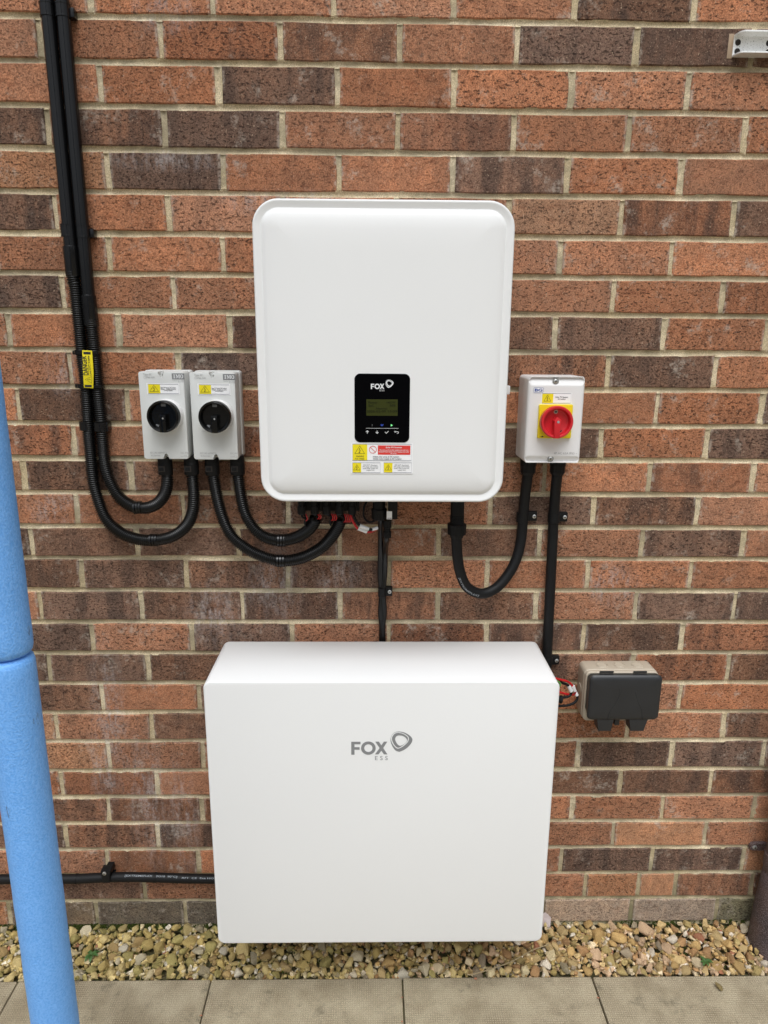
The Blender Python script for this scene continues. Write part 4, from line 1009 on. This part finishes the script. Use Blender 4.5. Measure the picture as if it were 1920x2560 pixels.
def rigid(name_label, top, bot, coup, Y=-.0150):
    a = at(*top, Y); b = at(*bot, Y); up = a + (a-b).normalized()*.55
    o = thing('rigid_conduit', b, name_label, 'conduit', 'black rigid conduits running down the wall')
    d = (a-b).normalized()
    MB().tube([b, up], .0125, 24).build('pipe', M['conduit'], o)
    c0 = at(*coup[0], Y); c1_ = at(*coup[1], Y)
    MB().tube([c1_, c1_ + d*.001, c0 - d*.001, c0], [.0140, .0146, .0146, .0138], 24).build('coupler', M['conduit'], o, angle=30)
    return o, d
rc1, d1 = rigid('left rigid black conduit running down the wall into a corrugated tube', (117, 0), (184, 690), ((176, 616), (184, 691)))
rc2, d2 = rigid('right rigid black conduit running down the wall, ending lower in a longer coupler', (155, 0), (228, 812), ((221, 738), (229, 815)))
def saddle(x, y, ear, label):
    p = at(x, y, -.0150); o = thing('pipe_clip', p, label, 'clip', 'black clips holding the rigid conduits'); d = d1
    mb = MB(); mb.tube([p - d*.0115, p - d*.0095, p - d*.009, p + d*.009, p + d*.0095, p + d*.0115], [.0141, .0141, .0134, .0134, .0141, .0141], 24)
    mb.box(p.x - .013, p.x + .013, -.012, .001, p.z - .010, p.z + .010, .001)
    mb.build('clip_band', M['conduit'], o, angle=30)
    if ear:
        MB().box(p.x + .011, p.x + .0205, -.016, .001, p.z - .010, p.z + .006, .0012).build('clip_tab', M['conduit'], o)
    return o
saddle(118.5, 26, 0, 'clip round the left rigid conduit at the top of the wall'); saddle(157, 28, 1, 'clip round the right rigid conduit at the top of the wall')
saddle(170, 577, 0, 'clip round the left rigid conduit just above its coupler'); saddle(208, 580, 1, 'clip round the right rigid conduit beside the left coupler')
# clip on the corrugated pair
p = at(262, 1066, -.012)
o = thing('pipe_clip', p, 'black clip holding the two corrugated tubes below the danger tag', 'clip')
MB().box(p.x - .012, p.x + .010, -.022, .001, p.z - .010, p.z + .010, .002).build('clip_tab', M['conduit'], o)
for cx_, cy_ in ((216, 1064), (252, 1066)):
    q = at(cx_, cy_, CY); MB().tube([q - Vector((0,0,.009)), q + Vector((0,0,.009))], .0139, 20).build('clip_band', M['conduit'], o)
# danger tag
TY = -.0345
def zt2(u, v, Y=TY): p = at(180 + u*.10399, 860 + v*.10398, Y); return p.x, p.z
tg = thing('danger_tag', at(219, 915, TY), 'narrow yellow danger tag strapped upright to the two corrugated conduits', 'sign')
MB().poly([zt2(283, 1048), zt2(510, 1066), zt2(516, 700), zt2(505, 480), zt2(478, 160), zt2(242, 150), zt2(262, 600)], TY + .0012, TY, .0003).build('plate', M['sticker_yellow'], tg, angle=30)
Y2 = TY - .0004; f2 = lambda u, v: zt2(u, v, Y2)
MB().poly([f2(270, 185), f2(445, 192), f2(448, 250), f2(276, 244)], Y2).flat('tie_slot', M['black_ink'], tg); MB().poly([f2(300, 982), f2(474, 988), f2(474, 1040), f2(310, 1036)], Y2).flat('tie_slot', M['black_ink'], tg)
a = f2(392, 748); text('DANGER', a[0], a[0] + (f2(392, 284)[1] - a[1]), a[1], .0094, Y2, M['black_ink'], tg, bold=.022, rot=R(90) + .030)
MB().strip([f2(398, 748), f2(386, 284)], .0006, Y2).flat('underline', M['black_ink'], tg)
a = f2(468, 752); text('Live D.C. Cable', a[0], a[0] + (f2(468, 284)[1] - a[1]), a[1], .0036, Y2, M['black_ink'], tg, bold=.006, rot=R(90) + .026)
A_, B_, C_ = f2(476, 780), f2(472, 940), f2(315, 852)
MB().strip([A_, B_, C_], .0008, Y2, True).strip([f2(365, 850), f2(415, 866), f2(408, 842), f2(455, 862)], .0007, Y2).flat('warning_triangle', M['black_ink'], tg)
for v0, ul, ur in ((206, 70, 690), (1012, 135, 765)):
    p0, p1 = zt2(ul, v0, CY), zt2(ur, v0 + 12, CY); c_ = [(p0[0], p0[1]), (p1[0], p1[1])]
    mid_ = (p0[0]+p1[0])/2; hw = (p1[0]-p0[0])/2; z_ = p0[1]
    mb = MB(); P = []
    for k in range(41):
        a_ = 2*math.pi*k/40; sx_ = math.copysign(abs(math.cos(a_))**.55, math.cos(a_)); sy_ = math.copysign(abs(math.sin(a_))**.75, math.sin(a_))
        P.append((mid_ + hw*sx_, min(-.0004, -.0160 + .0172*sy_)))
    n0 = len(mb.bm.verts)
    A = [mb.bm.verts.new((x, y, z_ - .0035)) for x, y in P[:-1]]; B = [mb.bm.verts.new((x, y, z_ + .0035)) for x, y in P[:-1]]
    for i in range(40): mb.bm.faces.new((A[i], A[(i+1) % 40], B[(i+1) % 40], B[i]))
    mb.box(p0[0] - .005, p0[0] + .003, -.018, -.010, z_ - .004, z_ + .004, .0008)
    mb.build('cable_tie', M['conduit'], tg, angle=40)

# AC cables
k1 = thing('power_cable', at(1140, 1344, -.085), 'thick black cable drooping in a loop from the inverter to the white isolator', 'cable')
pth = spline(px_path([(1141,1325,-.085),(1141,1350,-.084),(1144,1396,-.080),(1152,1436,-.074),(1169,1469,-.066),(1203,1484,-.056),(1239,1471,-.046),(1270,1437,-.036),(1290,1399,-.028),(1301,1358,-.022),(1306,1315,-.020),(1311,1253,-.028),(1318,1195,-.042),(1320,1180,-.045)]), .004)
MB().tube(pth, .0112, 20).build('sheath', M['rubber'], k1, angle=180)
def follow(s, path, i0, i1, side, h, mat, parent, lift, flipz=1):
    """lettering bent along a cable: glyph column x runs from path[i0] to path[i1]; side shifts across the cable"""
    text(s, 0, 1, 0, h, 0, mat, parent, 'cable_print', .012)
    o = parent.children[-1] if parent.children else None
    o = [c_ for c_ in bpy.data.objects if c_.parent == parent and c_.name.startswith('cable_print')][-1]
    org = ORIGIN[parent.name]
    for v in o.data.vertices:
        co = v.co + org; t_ = i0 + (i1-i0)*co.x; k = max(1, min(len(path)-2, int(t_))); fr = t_ - k
        p = path[k].lerp(path[k+1], fr); tg_ = (path[k+1]-path[k-1]).normalized()
        n_ = (CAM - p); n_ = (n_ - tg_*n_.dot(tg_)).normalized(); s_ = n_.cross(tg_).normalized() * flipz
        ang = (co.z - h/2 + side)/.0114
        w_ = p + (n_*math.cos(ang) + s_*math.sin(ang)) * (.0112 + lift); v.co = w_ - org
    return o
M['cable_ink'] = plain('grey_cable_print', (.24, .26, .28), .6, .1, 400, 0)
i0 = min(range(len(pth)), key=lambda i: (pth[i]-at(1150,1440,-.074)).length); i1 = min(range(len(pth)), key=lambda i: (pth[i]-at(1192,1482,-.058)).length)
follow('[EXTREMEFLEX]', pth, i0, i1, -.0052, .0042, M['cable_ink'], k1, .0003, 1)
k2 = thing('power_cable', at(1381, 1361, -.014), 'thick black cable running straight down from the white isolator behind the battery', 'cable')
MB().tube(spline(px_path([(1394,1180,-.045),(1392,1195,-.042),(1388,1235,-.026),(1384,1292,-.0165),(1381,1361,-.0150),(1375,1483,-.0150),(1368,1627,-.0150),(1362,1760,-.0150),(1352,1900,-.0150)]), .008), .0112, 20).build('sheath', M['rubber'], k2, angle=180)
def p_clip(x, y, sx, sy, r, label, Y=-.0150, grp='black screwed cable clips'):
    p = at(x, y, Y); s = at(sx, sy, -.012)
    o = thing('cable_clip', p, label, 'clip', grp)
    mb = MB(); mb.tube([p - Vector((0,0,.0105)), p - Vector((0,0,.0100)), p + Vector((0,0,.0100)), p + Vector((0,0,.0105))], [r+.0008, r+.0016, r+.0016, r+.0008], 24)
    mb.box(p.x, s.x + .0062, -.0120, .001, p.z - .0102, p.z + .0102, .0010)
    mb.build('clip_body', M['clip'], o, angle=35); screw_head((s.x, -.0120, p.z), .0044, o)
    return o
p_clip(1305.5, 1293, 1335.5, 1293, .0114, 'black clip holding the looped cable above its bend', -.019)
p_clip(1384.5, 1294, 1412, 1294, .0114, 'upper black clip on the straight cable below the red switch', -.0160)
p_clip(1366, 1653, 1391.5, 1653, .0114, 'lower black clip on the straight cable, by the battery corner')
# data cables down to the battery
for i, (lab_, P) in enumerate((('left of two thin black cables running from under the inverter down to the battery', [(950,1270,-.095),(952,1299,-.09),(952,1330,-.06),(952,1380,-.028),(951,1440,-.014),(955,1480,-.011),(952,1530,-.012),(955,1570,-.011),(953,1640,-.012)]),
                               ('right of two thin black cables running from under the inverter down to the battery', [(967,1330,-.095),(966,1350,-.085),(963,1380,-.035),(962,1430,-.016),(958,1480,-.014),(961,1530,-.012),(957,1570,-.014),(960,1640,-.012)]))):
    o = thing('data_cable', at(P[3][0], P[3][1], P[3][2]), lab_, 'cable', 'thin black cables between inverter and battery')
    MB().tube(spline(px_path(P), .004), .0068 if i == 0 else .0060, 12).build('sheath', M['corrugated'], o, angle=180)
    if i == 1:
        p = at(968, 1350, -.095)
        MB().lathe((p.x, -.095, at(968, 1345, -.095).z), (0, 0, 1), [(0, .0066), (.0015, .0085), (.014, .0088), (.015, .0070), (.022, .0068), (.023, .0088), (.038, .0090)], 10).build('cable_gland', M['gland'], o, angle=25)
p_clip(955, 1480, 974, 1480, .0072, 'small black clip holding the thin cables above the battery', -.0135)
# low horizontal cable
LY = -.026
k3 = thing('power_cable', at(300, 2197, LY), 'thick black cable running level along the foot of the wall to the battery', 'cable')
lp = spline(px_path([(-330,2201,LY),(-120,2200,LY),(20,2198,LY),(120,2197.5,LY),(190,2197,LY),(232,2195,LY),(266,2193.5,LY),(310,2192.5,LY),(382,2193.5,LY),(463,2196,LY),(538,2197,LY),(640,2198,LY)]), .006)
MB().tube(lp, .0112, 20).build('sheath', M['rubber'], k3, angle=180)
j = lambda x, y: min(range(len(lp)), key=lambda i: (lp[i]-at(x, y, LY)).length)
follow('[EXTREMEFLEX   3G10  90°C]', lp, j(316, 2193), j(443, 2196), .0030, .0040, M['cable_ink'], k3, .0003, 1)
follow('RF1  CE  Eca HO7', lp, j(458, 2196), j(545, 2198), .0010, .0034, M['cable_ink'], k3, .0003, 1)
for x_, y_ in ((191, 2197), (389, 2193.6)):
    p = at(x_, y_, LY); MB().tube([p - Vector((.0022,0,0)), p + Vector((.0022,0,0))], .0122, 24).box(p.x - .0022, p.x + .0025, -.022, -.017, p.z - .0165, p.z - .010).build('cable_tie', M['gland'], k3)
p = at(264, 2192, LY - .012)
o = thing('cable_clip', (p.x, -.02, p.z), 'black screwed block clip on the low cable left of the battery', 'clip', 'black screwed cable clips')
q0 = at(252, 2193, -.0405); q1 = at(276, 2193, -.0405)
MB().box(q0.x, q1.x, -.0395, -.018, p.z + .0060, p.z + .0175, .0015).box(q0.x+.004, q1.x-.004, -.020, .001, p.z - .004, p.z + .010).box(q0.x + .0015, q1.x - .002, -.0405, -.030, p.z - .016, p.z + .012, .002).box(q0.x + .002, q1.x - .002, -.030, .001, p.z - .0165, p.z - .0125).build('clip_body', M['clip'], o, angle=35)
screw_head(((q0.x + q1.x)/2 - .002, -.0400, p.z + .0115), .0048, o)
# leads beside the battery
zq = lambda u, v, Y=-.05: at(1360 + u*.19289, 1620 + v*.19293, Y)
o = thing('side_lead', zq(300, 460), 'red lead arching from the right side of the battery towards the socket', 'lead')
MB().tube(spline([zq(60, 370, -.08), zq(190, 405, -.065), zq(290, 430, -.055), zq(350, 468, -.05), zq(390, 530, -.048), zq(405, 580, -.046), zq(380, 602, -.044), zq(300, 600, -.05), zq(205, 574, -.06), zq(80, 540, -.07)], .003), .0026, 10).build('red_sheath', M['red_wire'], o, angle=180)
MB().tube([zq(374, 490, -.0490), zq(398, 556, -.0475)], .0042, 12).build('white_sleeve', M['white_sleeve'], o)
o = thing('side_lead', zq(260, 490), 'black lead with a white sleeve curling back to the side plug of the battery', 'lead')
MB().tube(spline([zq(60, 360, -.07), zq(160, 400, -.06), zq(230, 450, -.055), zq(305, 480, -.052), zq(345, 540, -.05), zq(352, 590, -.05), zq(320, 626, -.052), zq(240, 642, -.056), zq(120, 645, -.06)], .003), .0030, 10).build('black_sheath', M['rubber'], o, angle=180)
MB().tube([zq(318, 488, -.0515), zq(352, 562, -.0505)], .0043, 12).build('white_sleeve', M['white_sleeve'], o)
MB().lathe(zq(95, 655, -.056), (1, 0, -.1), [(0, .0075), (.018, .0078), (.020, .0092), (.024, .0092), (.025, .0060), (.026, .004)], 12).build('plug', M['gland'], o, angle=25)
o = thing('side_lead', zq(300, 740), 'lower black lead sagging from the battery side to a white sleeve', 'lead')
MB().tube(spline([zq(70, 755, -.07), zq(195, 752, -.06), zq(300, 744, -.055), zq(390, 710, -.05), zq(430, 660, -.047), zq(425, 610, -.045), zq(404, 560, -.043), zq(390, 520, -.042)], .003), .0030, 10).build('black_sheath', M['rubber'], o, angle=180)
MB().tube([zq(403, 566, -.0435), zq(428, 616, -.0452)], .0042, 12).build('white_sleeve', M['white_sleeve'], o)
o = thing('earth_wire', zq(190, 460), 'green earth wire at the top right corner of the battery', 'wire')
MB().tube(spline([zq(80, 400, -.09), zq(160, 430, -.085), zq(200, 455, -.08), zq(208, 480, -.08), zq(150, 500, -.08)], .003), .0030, 10).build('sheath', M['green_wire'], o, angle=180)

# ================================================================== foam-sleeved pole
PX, PY, PR = -.0429, -.480, .038
pole = thing('padded_pole', (PX, PY, 0), 'upright scaffold pole wrapped in blue foam, in front of the wall', 'pole')
zsplit = at(70, 1634, PY).z - .001
MB().lathe((PX, PY, .001), (0, 0, 1), [(0, .0242), (2.9, .0242)], 32).build('steel_tube', M['galvanised'], pole)
def sleeve(z0, z1, r=PR):
    m = 60; prof = [(0, .026), (.0005, r-.012), (.002, r-.0055), (.006, r-.0018), (.013, r-.0002)]
    prof += [(.013 + (z1-z0-.026)*i/m, r + .0006*noise.noise(Vector((i*.35, z0*7, 2)))) for i in range(1, m)]
    prof += [(z1-z0-.013, r-.0002), (z1-z0-.006, r-.0018), (z1-z0-.002, r-.0055), (z1-z0-.0005, r-.012), (z1-z0, .026)]
    return MB().lathe((PX, PY, z0), (0, 0, 1), prof, 48).build('foam_sleeve', M['foam'], pole, angle=60)
sleeve(.004, zsplit - .0002); sleeve(zsplit + .0002, zsplit + 1.0); sleeve(zsplit + 1.0004, 2.85)

# ================================================================== drainpipe at the right edge
dp = thing('drainpipe', (1.49, -.06, 0), 'weathered brown drainpipe at the right edge of the photo', 'drainpipe')
ex = at(1911.5, 2181, -.055).x; dr = .034; dxp = ex + dr + .0005
MB().lathe((dxp, -.055, -.02), (0, 0, 1), [(0, dr), (3.3, dr)], 36).build('pipe', M['pipe'], dp)
ex2 = at(1884, 2345, -.060).x; sz = at(1905, 2181, -.055).z
MB().lathe((dxp, -.055, -.02), (0, 0, 1), [(0, dr+.011), (sz*.6, dr+.008), (sz*.86, dr+.004), (sz+.018, dr+.0015), (sz+.02, dr)], 36).build('pipe_shoe', M['pipe'], dp)
s = at(1889, 2121, -.012)
o = MB().rloft(s.x + .012, s.z, .048, .022, .0105, [(.001, 0), (-.006, 0), (-.0075, .001)], 6).build('bracket', M['pipe'], dp)
MB().lathe((dxp, -.055, s.z - .018), (0, 0, 1), [(0, dr+.0008), (.001, dr+.0026), (.035, dr+.0026), (.036, dr+.0008)], 36).build('strap', M['pipe'], dp)
screw_head((s.x, -.0075, s.z), .0058, dp)

# ================================================================== steel channel bracket, top right
gz0, gz1 = at(1900, 144.5, -.001).z, at(1900, 90, -.001).z; gx = at(1832, 120, -.002).x
br_ = thing('steel_bracket', (gx, 0, gz0), 'galvanised steel channel with bolt holes fixed high at the right edge', 'bracket')
GL, GD = .30, .026
MB().box(gx, gx+GL, -.0032, .001, gz0, gz1).build('web', M['galvanised'], br_, smooth=False)
def flange(z0, z1):
    mb = MB(); p = [(gx, -.003)] + [(gx + .010*(1-math.cos(a)), -.003 - (GD-.003)*math.sin(a)) for a in [math.pi/2*i/8 for i in range(1, 9)]] + [(gx+GL, -GD), (gx+GL, -.003)]
    A = [mb.bm.verts.new((x, y, z0)) for x, y in p]; B = [mb.bm.verts.new((x, y, z1)) for x, y in p]
    mb.bm.faces.new(A); mb.bm.faces.new(list(reversed(B)))
    for i in range(len(p)): mb.bm.faces.new((A[i], A[(i+1) % len(p)], B[(i+1) % len(p)], B[i]))
    mb.build('flange', M['galvanised'], br_, angle=30)
flange(gz0 - .0004, gz0 + .0022); flange(gz1 - .0022, gz1 + .0004)
for px_, py_ in ((1845, 106), (1843, 128.5), (1922, 108), (1920, 131)):
    p = at(px_, py_, -.0034); MB().lathe((p.x, -.0031, p.z), (0, -1, 0), [(0, .0054), (.0006, .0054), (.0007, .004)], 16).build('bolt_hole', M['steel_hole'], br_)
p = at(1826, 112, -.001); MB().box(p.x - .0045, gx + .0005, -.0015, .001, gz0 - .002, gz1 + .003, .0005).build('sealant', M['sealant'], br_)

# ================================================================== small things on the ground
def flat_on(px, py, z): return on_ground(px, py, z)
p = on_ground(1797, 2466, .008)
me = stone_mesh(777); me.materials.append(M['stone'])
o = bpy.data.objects.new('pebble', me); COL.objects.link(o); o.location = (p.x, p.y, .0075); o.scale = (.021, .027, .017); o.rotation_euler = (.1, .1, .5); o.color = (.27, .21, .10, 1)
tag(o, 'single ochre pebble lying on the right paving slab', 'pebble')
def weed(px, py, n_, size, seed, label):
    p = on_ground(px, py, .012); o = thing('weed', (p.x, p.y, .004), label, 'weed', 'small weeds in the gravel'); r = random.Random(seed)
    for k in range(n_):
        a = 2.4*k + r.uniform(-.4, .4); L_ = size*r.uniform(.6, 1.1); up = r.uniform(.25, .8); mb = MB()
        d = Vector((math.cos(a), math.sin(a), 0)); s_ = Vector((-d.y, d.x, 0)); rows = []
        for q in range(7):
            t_ = q/6; w_ = L_*.22*math.sin(math.pi*min(1, t_*.92+.06))*(1.25 if q % 2 else .8)
            c_ = Vector((p.x, p.y, .006)) + d*L_*t_ + Vector((0, 0, L_*(up*t_ - .55*t_*t_) + .004))
            rows.append([mb.bm.verts.new(c_ - s_*w_ + Vector((0,0,w_*.3))), mb.bm.verts.new(c_), mb.bm.verts.new(c_ + s_*w_ + Vector((0,0,w_*.3)))])
        for A, B in zip(rows, rows[1:]):
            for q in (0, 1): mb.bm.faces.new((A[q], A[q+1], B[q+1], B[q]))
        mb.build('leaf', M['leaf'], o, angle=180)
weed(228, 2385, 13, .019, 1, 'small green weed in the gravel beside the blue pole')
weed(1764, 2403, 13, .017, 2, 'small green weed in the gravel near the right edge')
P = [on_ground(x, y, .018) for x, y in ((1372, 2361), (1330, 2376), (1283, 2402), (1240, 2418), (1190, 2434), (1168, 2437))]
o = thing('dry_stalk', P[2], 'thin dry stalk lying across the gravel under the battery corner', 'stalk')
MB().tube(spline(P, .006), .0011, 6).build('stalk', M['twig'], o, angle=180)
for px_, py_, s_, lab_ in ((1189, 2446, .007, 'brick chip on the slab edge under the battery'), (1495, 2494, .006, 'brick chip in the slab joint right of the battery'), (1005, 2493, .005, 'upper brick chip in the middle slab joint'), (1006, 2553, .006, 'lower brick chip in the middle slab joint'), (502, 2538, .006, 'brick chip in the slab joint left of the battery')):
    p = on_ground(px_, py_, .003); me = stone_mesh(int(px_)); me.materials.append(M['terracotta']); o = bpy.data.objects.new('brick_chip', me); COL.objects.link(o)
    o.location = (p.x, p.y, .0025); o.scale = (s_*1.4, s_, s_*.7); tag(o, lab_, 'chip', 'red brick chips on the paving')
# moss along the foot of the wall and between the stones
mr = random.Random(8); mb = MB()
def tuft(x, y, z, r_):
    b = [mb.bm.verts.new((x + r_*math.cos(a), y + r_*math.sin(a), z)) for a in (mr.random(), 2.1 + mr.random(), 4.2 + mr.random())]
    t_ = mb.bm.verts.new((x + mr.uniform(-r_, r_)*.6, y + mr.uniform(-r_, r_)*.6, z + r_*mr.uniform(.7, 1.5)))
    for i in range(3): mb.bm.faces.new((b[i], b[(i+1) % 3], t_))
for _ in range(5200):
    x = mr.uniform(-.75, .35) if mr.random() < .8 else mr.uniform(.35, 1.5)
    if noise.noise(Vector((x*6, 0, 1))) + mr.uniform(-.2, .35) < 0: continue
    y = -abs(mr.gauss(0, .007)) + .001; tuft(x, y, .012 - y*-.4 + mr.uniform(0, .010), mr.uniform(.0016, .0036))
for _ in range(2600):
    x = mr.uniform(-.7, 1.5)
    if noise.noise(Vector((x*5, 4, 1))) + .35*(.6 - x) + mr.uniform(-.25, .25) < 0: continue
    y = mr.uniform(SLAB_Y0, -.02); tuft(x, y, bed_top(x, y) - .012 + mr.uniform(-.003, .004), mr.uniform(.0016, .0034))
o = mb.build('moss', M['moss'], None, smooth=False); tag(o, 'dark green moss along the foot of the wall', 'moss', kind='stuff')

p = on_ground(1366, 2316, .02); o = thing('paper_scrap', (p.x, p.y, .012), 'pale torn scrap leaning at the bottom right corner of the battery', 'scrap')
a = Vector((p.x - .010, p.y + .004, .016)); sm = MB(); q = [a, a + Vector((.020, -.004, .002)), a + Vector((.023, .006, .020)), a + Vector((.009, .010, .034)), a + Vector((-.002, .008, .026))]
sm.loft([q, [v + Vector((.0003, .0008, .0003)) for v in q]]).build('scrap', plain('pale_scrap', (.50, .42, .40), .7, .1, 200, .2), o, smooth=False)
